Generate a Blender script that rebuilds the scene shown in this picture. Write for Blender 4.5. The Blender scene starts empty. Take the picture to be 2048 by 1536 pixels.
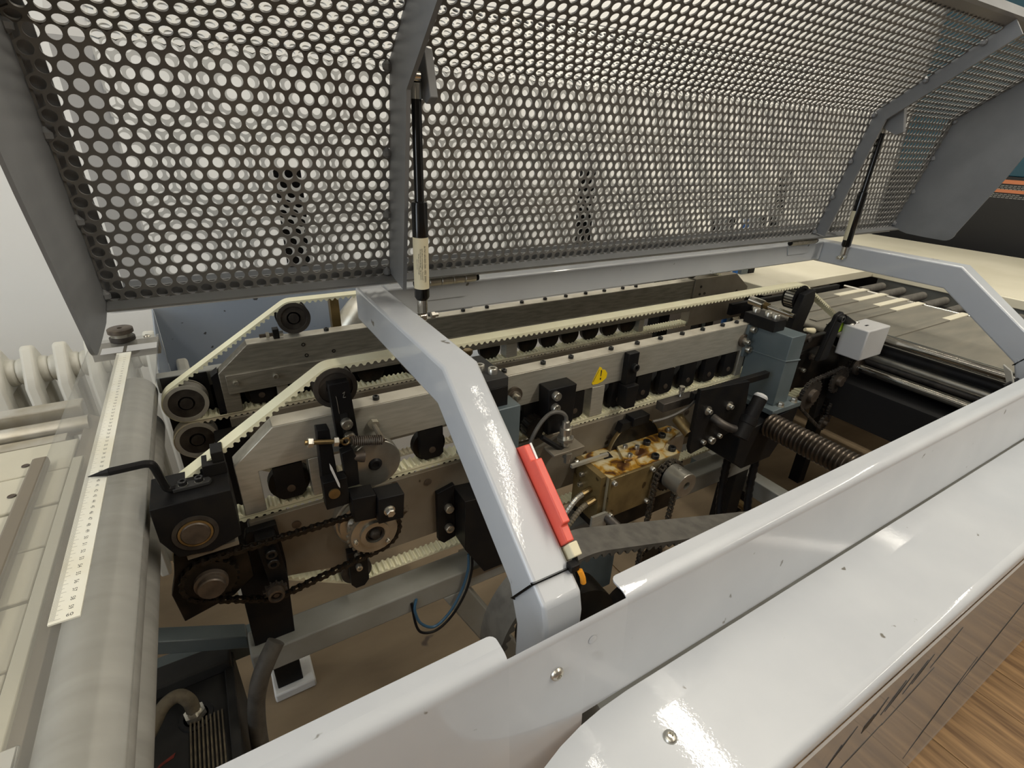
import bpy, bmesh, math, random
import numpy as np
from mathutils import Vector, Matrix
random.seed(7)
S = bpy.context.scene
COL = S.collection
ZO = 1.20                      # eye height above the floor; shapes below are measured from the eye, X along the machine, Y away, Z up
PI = math.pi

# ---------------------------------------------------------------- camera
R_ = [(0.86173737, -0.50610945, 0.03552377), (-0.19439889, -0.39404842, -0.89829556), (0.46863395, 0.76718907, -0.43795336)]
cam = bpy.data.cameras.new('camera'); cam.sensor_width = 36; cam.lens = 17.925; cam.clip_start = 0.01; cam.clip_end = 60
co = bpy.data.objects.new('camera', cam); COL.objects.link(co)
r, d, f = R_
co.matrix_world = Matrix(((r[0], -d[0], -f[0], 0), (r[1], -d[1], -f[1], 0), (r[2], -d[2], -f[2], ZO), (0, 0, 0, 1)))
S.camera = co
# ---------------------------------------------------------------- light
S.view_settings.view_transform = 'Standard'; S.view_settings.look = 'None'; S.view_settings.gamma = 1; S.view_settings.use_curve_mapping = False
S.view_settings.exposure = -0.45
W = bpy.data.worlds.new('world'); S.world = W; W.use_nodes = True
W.node_tree.nodes['Background'].inputs[0].default_value = (.75, .85, 1, 1); W.node_tree.nodes['Background'].inputs[1].default_value = .3
def area(name, x, y, z, sx, sy, power, col, rot=(0, 0, 0)):
    l = bpy.data.lights.new(name, 'AREA'); l.shape = 'RECTANGLE'; l.size = sx; l.size_y = sy; l.energy = power; l.color = col
    o = bpy.data.objects.new(name, l); o.location = (x, y, z + ZO); o.rotation_euler = rot; COL.objects.link(o); return o
WARM = (1, .93, .80); COOL = (.80, .90, 1)
area('tube_lamp', 1.06, -.3, 1.60, .016, 2.9, 7, WARM)
for x in (1.50, 1.57): area('tube_lamp', x, -.4, 1.60, .026, 3.6, 46, WARM)
area('ceiling_fill', 3.7, -1.4, 1.60, .13, 3.2, 40, WARM)  # unseen fill added for the right end, kept out of the ledge's reflection
area('ceiling_fill', -1.3, -.4, 1.60, .13, 3.6, 30, WARM)  # unseen fill on the left, also clear of the ledge's reflection
area('window_daylight', -2.85, -.3, .35, 2.4, 1.5, 62, COOL, (0, -PI / 2, 0))

# ---------------------------------------------------------------- materials
def mat(name, col, rough=.5, metal=0., col2=None, scale=20., lo=.4, hi=.65, bump=0., bscale=300., stretch=None, spec=.5, coat=0., spots=None, detail=4.):
    m = bpy.data.materials.new(name); m.use_nodes = True
    nt = m.node_tree; N = nt.nodes; L = nt.links; b = N['Principled BSDF']
    b.inputs['Roughness'].default_value = rough; b.inputs['Metallic'].default_value = metal; b.inputs['Specular IOR Level'].default_value = spec
    b.inputs['Base Color'].default_value = (*col, 1); b.inputs['Coat Weight'].default_value = coat; b.inputs['Coat Roughness'].default_value = .035
    tc = N.new('ShaderNodeTexCoord'); src = tc.outputs['Object']
    if stretch:
        mp = N.new('ShaderNodeMapping'); mp.inputs['Scale'].default_value = stretch; L.new(src, mp.inputs['Vector']); src = mp.outputs['Vector']
    cur = None
    if col2:
        no = N.new('ShaderNodeTexNoise'); no.inputs['Scale'].default_value = scale; no.inputs['Detail'].default_value = detail; L.new(src, no.inputs['Vector'])
        cr = N.new('ShaderNodeValToRGB'); cr.color_ramp.elements[0].position = lo; cr.color_ramp.elements[1].position = hi
        cr.color_ramp.elements[0].color = (*col, 1); cr.color_ramp.elements[1].color = (*col2, 1)
        L.new(no.outputs['Fac'], cr.inputs['Fac']); cur = cr.outputs['Color']
    if spots:
        no = N.new('ShaderNodeTexNoise'); no.inputs['Scale'].default_value = spots[1]; no.inputs['Detail'].default_value = 3; L.new(tc.outputs['Object'], no.inputs['Vector'])
        cr = N.new('ShaderNodeValToRGB'); cr.color_ramp.elements[0].position = spots[2]; cr.color_ramp.elements[1].position = spots[2] + .03
        L.new(no.outputs['Fac'], cr.inputs['Fac'])
        mx = N.new('ShaderNodeMixRGB'); mx.inputs['Color1'].default_value = (*col, 1); mx.inputs['Color2'].default_value = (*spots[0], 1)
        if cur: L.new(cur, mx.inputs['Color1'])
        L.new(cr.outputs['Color'], mx.inputs['Fac']); cur = mx.outputs['Color']
    if cur: L.new(cur, b.inputs['Base Color'])
    if bump:
        no = N.new('ShaderNodeTexNoise'); no.inputs['Scale'].default_value = bscale; no.inputs['Detail'].default_value = 2; L.new(src, no.inputs['Vector'])
        bp = N.new('ShaderNodeBump'); bp.inputs['Strength'].default_value = bump; bp.inputs['Distance'].default_value = .001
        L.new(no.outputs['Fac'], bp.inputs['Height']); L.new(bp.outputs['Normal'], b.inputs['Coat Normal' if coat else 'Normal'])
    return m
M_ = {}
M_['paint'] = mat('grey_enamel', (.44, .46, .49), .38, 0, (.49, .51, .535), 9, .35, .7, .035, 330, coat=.8, spots=((.13, .12, .10), 42, .715))
M_['hood'] = mat('hood_grey', (.17, .175, .18), .45, 0, (.20, .205, .21), 12)
M_['sheet'] = mat('perforated_steel', (.155, .155, .15), .5, .1, (.185, .18, .165), 9)
M_['rearsheet'] = mat('rear_guard_paint', (.56, .56, .54), .5)
M_['rearsteel'] = mat('shaded_steel', (.27, .25, .205), .45, .45, (.18, .165, .13), 14, .35, .7, .1, 60, (2, 6, 16))  # ground steel darkened; the hood beam's shade is put into the colour
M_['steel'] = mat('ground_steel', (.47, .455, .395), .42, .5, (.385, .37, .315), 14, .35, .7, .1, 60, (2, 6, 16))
M_['oldsteel'] = mat('dull_steel', (.25, .225, .18), .55, .4, (.17, .14, .10), 10, .35, .7, spots=((.05, .035, .02), 30, .68))
M_['dark'] = mat('black_oxide', (.009, .009, .010), .45, .1, (.015, .0135, .012), 25, spec=.14)
M_['greasy'] = mat('greasy_black', (.007, .006, .005), .38, .1, (.022, .016, .011), 40, .45, .7, spec=.25)
M_['bolt'] = mat('zinc_bolt', (.55, .53, .47), .3, .9)
M_['blackbolt'] = mat('black_bolt', (.03, .03, .03), .35, .6)
M_['brass'] = mat('brass', (.30, .215, .095), .35, .75, (.17, .12, .055), 30)
M_['rust'] = mat('rusty_steel', (.115, .090, .068), .45, .45, (.065, .052, .042), 50)
M_['chrome'] = mat('chrome', (.7, .68, .62), .12, 1)
M_['belt'] = mat('cream_polyurethane', (.80, .78, .56), .45, 0, (.74, .70, .50), 15)
M_['oldbelt'] = mat('worn_cream_belt', (.62, .57, .42), .55, 0, (.40, .34, .24), 40, .45, .75)
M_['rubber'] = mat('black_rubber', (.03, .028, .025), .6, 0, (.10, .09, .075), 40)
M_['rubbertop'] = mat('dusty_rubber', (.10, .093, .08), .6, 0, (.065, .06, .052), 60)
M_['pulley'] = mat('pulley_brown_steel', (.075, .065, .055), .5, .5, (.035, .03, .027), 35)
M_['rim'] = mat('pale_rim', (.36, .34, .29), .5, .1, (.26, .24, .2), 30)
M_['red'] = mat('red_plastic', (.72, .10, .065), .45, 0, (.66, .085, .06), 30)
M_['white'] = mat('white_plastic', (.8, .8, .78), .5)
M_['cream'] = mat('cream_laminate', (.60, .57, .46), .5, 0, (.55, .52, .41), 5)
M_['wall'] = mat('white_plaster', (.80, .80, .785), .8, 0, None, bump=.5, bscale=45)
M_['ceiling'] = mat('ceiling_white', (.85, .83, .78), .8)
M_['radiator'] = mat('radiator_enamel', (.66, .65, .58), .4, 0, (.60, .585, .52), 12, bump=.15, bscale=90)
M_['hardboard'] = mat('tan_hardboard', (.30, .225, .14), .6, 0, (.21, .155, .095), 4, .35, .75, stretch=(1, 3, 1), spots=((.10, .07, .05), 9, .7))
M_['wood'] = mat('old_floorboards', (.36, .215, .095), .5, 0, (.14, .075, .03), 6, .32, .68, .2, 120, (11, .9, 11), detail=9)
M_['roller'] = mat('grey_roller_sleeve', (.42, .41, .375), .45, .2, (.33, .32, .29), 22, .3, .7, stretch=(.5, 3, .5))
M_['alu'] = mat('aluminium', (.62, .60, .54), .35, .7, (.45, .41, .32), 20)
M_['machine'] = mat('hammer_grey', (.105, .135, .145), .4, .15, (.135, .165, .175), 12)
M_['beamgrey'] = mat('dusty_grey_green', (.26, .265, .245), .55, 0, (.19, .185, .16), 9, .35, .7)
M_['darkgrey'] = mat('charcoal_plastic', (.024, .024, .024), .55, 0, (.038, .037, .035), 15, spec=.25)
M_['lightbox'] = mat('pale_grey_cover', (.46, .46, .46), .5)
M_['teal'] = mat('teal_enamel', (.008, .055, .085), .4)
M_['blackcab'] = mat('black_cabinet', (.006, .006, .007), .45)
M_['orange'] = mat('orange_label', (.50, .17, .07), .5)
M_['print'] = mat('label_print', (.25, .25, .24), .6)
M_['ink'] = mat('black_ink', (.02, .02, .02), .6)
M_['ruler'] = mat('ruler_white', (.80, .79, .70), .4, 0, (.74, .71, .58), 14)
M_['yellow'] = mat('yellow_sticker', (.85, .60, .01), .4)
M_['lime'] = mat('lime_label', (.33, .55, .02), .45)
M_['label'] = mat('aged_paper_label', (.66, .60, .42), .5)
M_['blue'] = mat('blue_hose', (.03, .095, .17), .4)
M_['bluedeep'] = mat('blue_tape', (.02, .13, .45), .5)
M_['orangebit'] = mat('orange_cable_sleeve', (.75, .30, .02), .5)
M_['hose'] = mat('woven_hose', (.17, .14, .09), .6, 0, (.11, .09, .06), 90)
M_['conveyor'] = mat('worn_grey_belt', (.13, .125, .105), .6, 0, (.20, .185, .15), 5, .3, .75, stretch=(1, 5, 1))
M_['trough'] = mat('blue_grey_sheet', (.27, .31, .37), .45, .1, (.32, .35, .39), 5, spots=((.05, .05, .05), 60, .69))
M_['wheel'] = mat('turned_steel', (.40, .385, .34), .3, .8, (.29, .275, .235), 25)
M_['glossblack'] = mat('gloss_black', (.006, .006, .006), .16)
def amber_mat(name, a):
    m = mat(name, (.5, .42, .26), .32, .25)
    nt = m.node_tree; N = nt.nodes; L = nt.links; b = N['Principled BSDF']; tc = N.new('ShaderNodeTexCoord')
    no = N.new('ShaderNodeTexNoise'); no.inputs['Scale'].default_value = a; no.inputs['Detail'].default_value = 7; no.inputs['Distortion'].default_value = .6
    L.new(tc.outputs['Object'], no.inputs['Vector']); cr = N.new('ShaderNodeValToRGB'); e = cr.color_ramp.elements
    e[0].position = .34; e[0].color = (.05, .018, .006, 1); e[1].position = .72; e[1].color = (.66, .60, .44, 1)
    for p, c in ((.41, (.14, .065, .018, 1)), (.48, (.40, .21, .02, 1)), (.54, (.50, .40, .20, 1))):
        q = e.new(p); q.color = c
    L.new(no.outputs['Fac'], cr.inputs['Fac']); L.new(cr.outputs['Color'], b.inputs['Base Color']); return m
M_['amber'] = amber_mat('oil_stained_steel', 34)
M_['spindle'] = mat('oily_spindle', (.085, .068, .052), .3, .7, (.05, .04, .03), 40)
M_['amberside'] = mat('oily_steel_side', (.34, .31, .22), .4, .4, (.20, .15, .07), 18, .35, .7, spots=((.10, .06, .02), 25, .66))
M_['railtop_light'] = mat('rail_top_reflection', (.66, .62, .52), .42, .35, (.52, .48, .39), 18)  # wall light reflected on the rail tops, put into a lighter colour
M_['chaingrey'] = mat('oiled_chain', (.16, .14, .11), .35, .7, (.06, .05, .04), 90)
M_['frontwall'] = mat('darkened_front_wall', (.22, .22, .21), .8)  # unseen front wall, coloured dark to cut light bounced onto the panel
M_['redmark'] = mat('faded_red', (.22, .03, .02), .6, 0, (.05, .02, .015), 60)
M_['traybar'] = mat('brown_bar_paint', (.21, .18, .135), .5)
M_['tray'] = mat('beige_tray', (.36, .32, .26), .4, 0, (.30, .265, .21), 8)
M_['amberdark'] = mat('oily_bronze_cover', (.20, .145, .06), .4, .4, (.12, .085, .035), 20, spots=((.05, .03, .01), 45, .64))
def clear_mat(name, tint, haze, hcol, gloss=.03):
    m = bpy.data.materials.new(name); m.use_nodes = True; nt = m.node_tree; N = nt.nodes; L = nt.links; N.clear()
    out = N.new('ShaderNodeOutputMaterial'); t = N.new('ShaderNodeBsdfTransparent'); t.inputs[0].default_value = (*tint, 1)
    df = N.new('ShaderNodeBsdfDiffuse'); df.inputs[0].default_value = (*hcol, 1)
    g = N.new('ShaderNodeBsdfGlossy'); g.inputs['Roughness'].default_value = gloss
    lw = N.new('ShaderNodeLayerWeight'); lw.inputs['Blend'].default_value = .5
    pw = N.new('ShaderNodeMath'); pw.operation = 'POWER'; L.new(lw.outputs['Facing'], pw.inputs[0]); pw.inputs[1].default_value = 4.
    fr = N.new('ShaderNodeMath'); fr.operation = 'MULTIPLY_ADD'; L.new(pw.outputs[0], fr.inputs[0]); fr.inputs[1].default_value = .45; fr.inputs[2].default_value = .025
    a = N.new('ShaderNodeMixShader'); a.inputs[0].default_value = haze; L.new(t.outputs[0], a.inputs[1]); L.new(df.outputs[0], a.inputs[2])
    c = N.new('ShaderNodeMixShader'); L.new(fr.outputs[0], c.inputs[0]); L.new(a.outputs[0], c.inputs[1]); L.new(g.outputs[0], c.inputs[2]); L.new(c.outputs[0], out.inputs[0]); return m
M_['plexi'] = clear_mat('clear_acrylic', (.93, .93, .92), .10, (.55, .54, .50))
M_['milky'] = clear_mat('hazy_polycarbonate', (.86, .85, .84), .42, (.60, .58, .56), .08)

# ---------------------------------------------------------------- mesh building
class MB:
    def __init__(s): s.v = []; s.f = []
    def add(s, vs, fs):
        o = len(s.v); s.v += [tuple(map(float, p)) for p in vs]; s.f += [tuple(i + o for i in q) for q in fs]; return s
    def box(s, x0, x1, y0, y1, z0, z1):
        return s.add([(x, y, z) for x in (x0, x1) for y in (y0, y1) for z in (z0, z1)],
                     [(0, 1, 3, 2), (4, 6, 7, 5), (0, 4, 5, 1), (2, 3, 7, 6), (0, 2, 6, 4), (1, 5, 7, 3)])
    def prism(s, pts, a, b, ax='Y'):
        n = len(pts); g = {'Y': lambda p, h: (p[0], h, p[1]), 'X': lambda p, h: (h, p[0], p[1]), 'Z': lambda p, h: (p[0], p[1], h)}[ax]
        return s.add([g(p, a) for p in pts] + [g(p, b) for p in pts],
                     [tuple(range(n)), tuple(range(2 * n - 1, n - 1, -1))] + [(i, n + i, n + (i + 1) % n, (i + 1) % n) for i in range(n)])
    def lathe(s, c, d, prof, n=16, cap=True):
        d = Vector(d).normalized(); u = d.orthogonal().normalized(); w = d.cross(u); c = Vector(c); vs = []
        for rr, h in prof:
            for i in range(n):
                t = 2 * PI * i / n; vs.append(c + d * h + (u * math.cos(t) + w * math.sin(t)) * rr)
        k = len(prof); fs = [(j * n + i, j * n + (i + 1) % n, (j + 1) * n + (i + 1) % n, (j + 1) * n + i) for j in range(k - 1) for i in range(n)]
        if cap: fs += [tuple(range(n - 1, -1, -1)), tuple(range((k - 1) * n, k * n))]
        return s.add(vs, fs)
    def cyl(s, p, q, r, n=14, r2=None):
        p = Vector(p); q = Vector(q); return s.lathe(p, q - p, [(r, 0), (r2 if r2 is not None else r, (q - p).length)], n)
    def disc(s, x, z, y0, y1, r, n=32): return s.cyl((x, y0, z), (x, y1, z), r, n)
    def tube(s, path, r, n=8, rs=None):
        P = [Vector(p) for p in path]; k = len(P); vs = []; u = None
        for i in range(k):
            t = (P[min(i + 1, k - 1)] - P[max(i - 1, 0)]).normalized()
            u = t.orthogonal().normalized() if u is None else (u - t * u.dot(t)).normalized()
            w = t.cross(u); q = rs[i] if rs else r
            vs += [P[i] + (u * math.cos(2 * PI * j / n) + w * math.sin(2 * PI * j / n)) * q for j in range(n)]
        fs = [(i * n + j, i * n + (j + 1) % n, (i + 1) * n + (j + 1) % n, (i + 1) * n + j) for i in range(k - 1) for j in range(n)]
        return s.add(vs, fs + [tuple(range(n - 1, -1, -1)), tuple(range((k - 1) * n, k * n))])
    def ring(s, x, z, y0, y1, ri, ro, n=32):
        return s.lathe((x, y0, z), (0, 1, 0), [(ri, y1 - y0), (ri, 0), (ro, 0), (ro, y1 - y0), (ri, y1 - y0)], n, False)
def smooth_path(pts, k=6):
    P = [Vector(p) for p in pts]; out = []
    for i in range(len(P) - 1):
        a, b, c, d = P[max(i - 1, 0)], P[i], P[i + 1], P[min(i + 2, len(P) - 1)]
        for j in range(k):
            t = j / k; out.append(.5 * ((2 * b) + (c - a) * t + (2 * a - 5 * b + 4 * c - d) * t * t + (3 * b - a - 3 * c + d) * t ** 3))
    return out + [P[-1]]
WL = {}
def mesh_of(name, mb, m, ang=35):
    me = bpy.data.meshes.new(name); me.from_pydata(mb.v, [], mb.f); me.materials.append(M_[m] if isinstance(m, str) else m)
    bm = bmesh.new(); bm.from_mesh(me); bmesh.ops.recalc_face_normals(bm, faces=bm.faces); bm.to_mesh(bm and me); bm.free()
    me.polygons.foreach_set('use_smooth', [True] * len(me.polygons)); me.set_sharp_from_angle(angle=math.radians(ang)); me.update(); return me
def props(o, label, cat, group, kind):
    for k, v in (('label', label), ('category', cat), ('group', group), ('kind', kind)):
        if v: o[k] = v
def add(name, mb, m, parent=None, label=None, cat=None, group=None, kind=None, bevel=0, seg=2, ang=35):
    a = np.array(mb.v); lo, hi = a.min(0), a.max(0); c = Vector(((lo[0] + hi[0]) / 2, (lo[1] + hi[1]) / 2, lo[2] if parent is None else (lo[2] + hi[2]) / 2))
    mb.v = [tuple(Vector(p) - c) for p in mb.v]
    o = bpy.data.objects.new(name, mesh_of(name, mb, m, ang)); COL.objects.link(o)
    w = c + Vector((0, 0, ZO)); WL[o] = w
    if parent: o.parent = parent; o.location = w - WL[parent]
    else: o.location = w
    if bevel:
        b = o.modifiers.new('bevel', 'BEVEL'); b.width = bevel; b.segments = seg; b.limit_method = 'ANGLE'; b.angle_limit = math.radians(40)
    props(o, label, cat, group, kind); return o
def thing(name, loc, label, cat, group=None):
    o = bpy.data.objects.new(name, None); o.empty_display_size = .03; COL.objects.link(o)
    w = Vector(loc) + Vector((0, 0, ZO)); o.location = w; WL[o] = w; props(o, label, cat, group, None); return o
def inst(name, me, loc, parent=None, rot=(0, 0, 0), **k):
    o = bpy.data.objects.new(name, me); COL.objects.link(o); w = Vector(loc) + Vector((0, 0, ZO)); WL[o] = w
    o.rotation_euler = rot
    if parent: o.parent = parent; o.location = w - WL[parent]
    else: o.location = w
    props(o, k.get('label'), k.get('cat'), k.get('group'), None); return o
def cap_screw(rr, h, n=12):            # socket head cap screw, head up +Z
    q = MB(); q.lathe((0, 0, 0), (0, 0, 1), [(rr, 0), (rr, h * .88), (rr * .9, h), (rr * .55, h), (rr * .5, h * .45), (0.0001, h * .45)], n, False); return q
def hex_bolt(rr, h):
    q = MB(); q.lathe((0, 0, 0), (0, 0, 1), [(rr * 1.25, 0), (rr * 1.25, h * .15)], 12); q.lathe((0, 0, h * .15), (0, 0, 1), [(rr, 0), (rr, h * .8), (rr * .85, h)], 6); return q
def dome(rr, h):
    q = MB(); q.lathe((0, 0, 0), (0, 0, 1), [(rr, 0), (rr * .97, h * .3), (rr * .8, h * .7), (rr * .5, h * .95), (rr * .38, h), (rr * .33, h * .5), (.0001, h * .5)], 14, False); return q
SC = {'b5': mesh_of('screw', cap_screw(.0048, .0055), 'blackbolt'), 'z5': mesh_of('screw', cap_screw(.0050, .0075), 'bolt'), 'z8': mesh_of('screw', cap_screw(.0078, .009), 'bolt'),
      'b8': mesh_of('screw', cap_screw(.0078, .008), 'blackbolt'), 'hz': mesh_of('hex_bolt', hex_bolt(.0065, .008), 'bolt'), 'hr': mesh_of('hex_bolt', hex_bolt(.0065, .009), 'rust'),
      'dm': mesh_of('screw', dome(.0062, .0035), 'bolt'), 'z3': mesh_of('screw', cap_screw(.0034, .004), 'bolt')}
UP, FR, LF = (0, 0, 0), (PI / 2, 0, 0), (0, -PI / 2, 0)
def hull(circles, n=48):
    P = sorted({(round(x + rr * math.cos(2 * PI * i / n), 6), round(z + rr * math.sin(2 * PI * i / n), 6)) for x, z, rr in circles for i in range(n)})
    def half(Q):
        h = []
        for p in Q:
            while len(h) > 1 and (h[-1][0] - h[-2][0]) * (p[1] - h[-2][1]) - (h[-1][1] - h[-2][1]) * (p[0] - h[-2][0]) <= 0: h.pop()
            h.append(p)
        return h
    a, b = half(P), half(P[::-1]); return a[:-1] + b[:-1]          # counter-clockwise
def resample(P, step, mult=1):
    P = [np.array(p) for p in P] + [np.array(P[0])]; Ls = [0]
    for i in range(len(P) - 1): Ls.append(Ls[-1] + np.linalg.norm(P[i + 1] - P[i]))
    n = max(mult, int(round(Ls[-1] / step / mult)) * mult); out = []; j = 0
    for i in range(n):
        s = Ls[-1] * i / n
        while Ls[j + 1] < s: j += 1
        t = (s - Ls[j]) / (Ls[j + 1] - Ls[j] + 1e-12); out.append(P[j] * (1 - t) + P[j + 1] * t)
    return np.array(out)
def belt_mesh(circles, y0, y1, t=.0032, h=.0036, pitch=.010):
    P = resample(hull(circles), pitch / 4, 4); n = len(P); T = np.roll(P, -1, 0) - np.roll(P, 1, 0); T /= np.linalg.norm(T, axis=1)[:, None]
    Nn = np.stack([T[:, 1], -T[:, 0]], 1)                                   # outward for CCW
    q = MB(); vs = []
    for i in range(n):
        o = P[i] + Nn[i] * t; k = P[i] - Nn[i] * (h if i % 4 in (1, 2) else 0)
        vs += [(o[0], y0, o[1]), (o[0], y1, o[1]), (k[0], y1, k[1]), (k[0], y0, k[1])]
    fs = [(4 * i + a, 4 * ((i + 1) % n) + a, 4 * ((i + 1) % n) + (a + 1) % 4, 4 * i + (a + 1) % 4) for i in range(n) for a in range(4)]
    return q.add(vs, fs)
def gear(mb, x, z, y0, y1, r, teeth, h):
    pts = []
    for i in range(teeth):
        for a, rr in ((0, r), (.28, r), (.42, r + h), (.62, r + h), (.78, r)):
            t = 2 * PI * (i + a) / teeth; pts.append((x + rr * math.cos(t), z + rr * math.sin(t)))
    return mb.prism(pts, y0, y1, 'Y')
def link_meshes(p, w):
    out = []
    for k, (ww, hh) in enumerate(((w, .36), (w * .66, .36))):
        q = MB()
        for sg in (-1, 1):
            y = sg * ww / 2
            pts = [(-.5 * p - .30 * p * math.cos(t), hh * p * math.sin(t)) for t in np.linspace(-PI / 2, PI / 2, 5)][::-1]
            pts = pts + [(0, -.22 * p)] + [(.5 * p + .30 * p * math.cos(t), hh * p * math.sin(t)) for t in np.linspace(-PI / 2, PI / 2, 5)] + [(0, .22 * p)]
            q.prism(pts, y - w * .07, y + w * .07, 'Y')
        if k: 
            for sg in (-.5, .5): q.cyl((sg * p, -w * .3, 0), (sg * p, w * .3, 0), .3 * p, 7)
        else:
            for sg in (-.5, .5): q.cyl((sg * p, -w * .68, 0), (sg * p, w * .68, 0), .14 * p, 6)
        out.append(q)
    return out
def chain(circles, y, p, w, m, label, parts=True, name='roller_chain'):
    P = resample(hull(circles), p, 2); n = len(P); q = link_meshes(p, w); c = P.mean(0)
    if parts:
        root = thing(name, (c[0], y, P[:, 1].min()), label, 'chain'); ms = [mesh_of('link', x, m) for x in q]
    big = MB()
    for i in range(n):
        a, b = P[i], P[(i + 1) % n]; mid = (a + b) / 2; ang = math.atan2(b[1] - a[1], b[0] - a[0])
        if parts: inst('link', ms[i % 2], (mid[0], y, mid[1]), root, (0, -ang, 0))
        else:
            ca, sa = math.cos(ang), math.sin(ang); big.add([(mid[0] + v[0] * ca - v[2] * sa, y + v[1], mid[1] + v[0] * sa + v[2] * ca) for v in q[i % 2].v], q[i % 2].f)
    if not parts: root = add(name, big, m, None, label, 'chain')
    return root
def text_into(mb, s, size, o, ex, ey, align='CENTER'):
    cu = bpy.data.curves.new('t', 'FONT'); cu.body = s; cu.size = size; cu.align_x = align; cu.align_y = 'CENTER'; cu.resolution_u = 2
    ob = bpy.data.objects.new('t', cu); COL.objects.link(ob); dg = bpy.context.evaluated_depsgraph_get(); dg.update()
    me = ob.evaluated_get(dg).to_mesh(); o = Vector(o); ex = Vector(ex); ey = Vector(ey)
    mb.add([o + ex * v.co.x + ey * v.co.y for v in me.vertices], [tuple(p.vertices) for p in me.polygons])
    ob.evaluated_get(dg).to_mesh_clear(); bpy.data.objects.remove(ob); bpy.data.curves.remove(cu)

# ================================================================ THE ROOM
def st(name, mb, m, **k): o = add(name, mb, m, kind='structure', **k); return o
FZ = -ZO
fl = st('floor', MB().box(-3, 5.4, -5.5, 1.62, FZ - .05, FZ - .018), 'wood')
pm = mesh_of('plank', MB().box(-.0565, .0565, -1.1, 1.1, -.009, .009), 'wood')
for i in range(44):
    x = -.45 + i * .1146
    for j, y in ((0, -1.5 + .35 * (i % 3)), (1, .703 + .35 * (i % 3))): 
        if j and x > 5.2: continue
        inst('plank', pm, (x, y, FZ - .009 + (.0012 if (i * 7) % 3 == 0 else 0)), fl)
st('wall_back', MB().box(-3, 5.4, 1.55, 1.65, FZ, 1.65), 'wall')
st('wall_left', MB().box(-3.1, -3, -5.5, 1.62, FZ, 1.65), 'wall')
st('wall_right', MB().box(5.3, 5.4, -5.5, 1.55, FZ, 1.65), 'wall')
st('wall_front', MB().box(-3, 5.4, -5.6, -5.5, FZ, 1.65), 'frontwall')
st('ceiling', MB().box(-3.1, 5.4, -5.6, 1.65, 1.65, 1.75), 'ceiling')
for k, (x0, x1, lab) in enumerate(((-.62, .905, 'tan hardboard sheet lying on the floor under the left part of the machine'), (.91, 2.05, 'tan hardboard sheet lying on the floor below the gearbox and screw spindle'), (2.055, 3.6, 'tan hardboard sheet lying on the floor at the right end of the machine'))):
    add('hardboard_sheet', MB().box(x0, x1, .30, 1.50, FZ, FZ + .005), 'hardboard', None, lab, 'floor sheet', 'hardboard sheets under the machine')
# radiator
rad = thing('radiator', (-.5, 1.3, FZ), 'white cast iron column radiator on the wall left of the machine', 'radiator')
prof = []
for sg, yc in ((1, 1.245), (-1, 1.345)): pass
sec = MB()
sec.prism([(1.235, -1.03), (1.235, -.478), (1.252, -.455), (1.288, -.410), (1.302, -.410), (1.338, -.455), (1.355, -.478), (1.355, -1.03), (1.318, -1.03), (1.318, -.50), (1.272, -.50), (1.272, -1.03)], -.0115, .0115, 'X')
for z in (-.462, -1.0): sec.cyl((-.0255, 1.295, z), (.0255, 1.295, z), .027, 16)
smesh = mesh_of('section', sec, 'radiator', 50)
for i in range(20):
    o = inst('section', smesh, (-1.05 + i * .0505, 0, 0), rad); b = o.modifiers.new('bevel', 'BEVEL'); b.width = .006; b.segments = 3; b.limit_method = 'ANGLE'; b.angle_limit = .8
for x in (-1.05, -.0905):
    add('foot', MB().box(x - .015, x + .015, 1.25, 1.34, FZ, -1.0), 'radiator', rad)

# ================================================================ MAIN FRAME
fr = thing('tube_framework', (.75, .65, -.9), 'light grey painted tube frame with two bent arms over the machine', 'machine frame')
def arm(x0, x1):
    top = [(.745, -.207), (.4255, -.207), (.231, -.3415), (.226, -.36), (.226, -.62)]
    bot = [(.745, -.2565), (.442, -.2565), (.285, -.365), (.270, -.40), (.270, -.62)]
    return MB().prism(top + bot[::-1], x0, x1, 'X')
add('arm', arm(.179, .2178), 'paint', fr, bevel=.0035, seg=3)
add('arm', arm(1.320, 1.359), 'paint', fr, bevel=.0035, seg=3)
add('hinge_beam', MB().box(.2182, 1.3196, .712, .752, -.252, -.207), 'paint', fr, bevel=.003)
# lower cross members
low = thing('underframe', (.5, .63, FZ), 'dusty grey square tube under-frame below the belts', 'machine frame')
add('long_beam', MB().box(-.058, 1.12, .607, .657, -.745, -.700), 'beamgrey', low, bevel=.003)
add('diagonal_leg', MB().prism([(.246, -.7455), (.296, -.7455), (.52, FZ + .006), (.462, FZ + .006)], .608, .655, 'Y'), 'beamgrey', low, bevel=.003)
add('brace', MB().prism([(-.30, -.59), (-.06, -.715), (-.06, -.742), (-.30, -.617)], .662, .69, 'Y'), 'machine', low, bevel=.002)
add('leg', MB().box(-.05, .005, .90, .95, FZ + .03, -.50), 'dark', low, bevel=.002)
add('leg', MB().box(1.045, 1.095, .61, .655, FZ + .006, -.7455), 'dark', low, bevel=.002)
add('foot_pad', MB().prism([(-.06, .885), (.03, .885), (.03, .97), (-.06, .97)], FZ + .005, FZ + .03, 'Z'), 'white', low, label='white plastic foot pad', bevel=.004)
add('cross_beam', MB().box(-.30, -.05, .70, .735, -.80, -.765), 'machine', low, bevel=.002)
add('cross_beam', MB().box(1.125, 1.165, .25, 1.10, -.84, -.79), 'beamgrey', low, bevel=.002)
add('cross_beam', MB().box(-.118, .10, 1.005, 1.03, -.435, -.405), 'beamgrey', low, bevel=.002)

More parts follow.
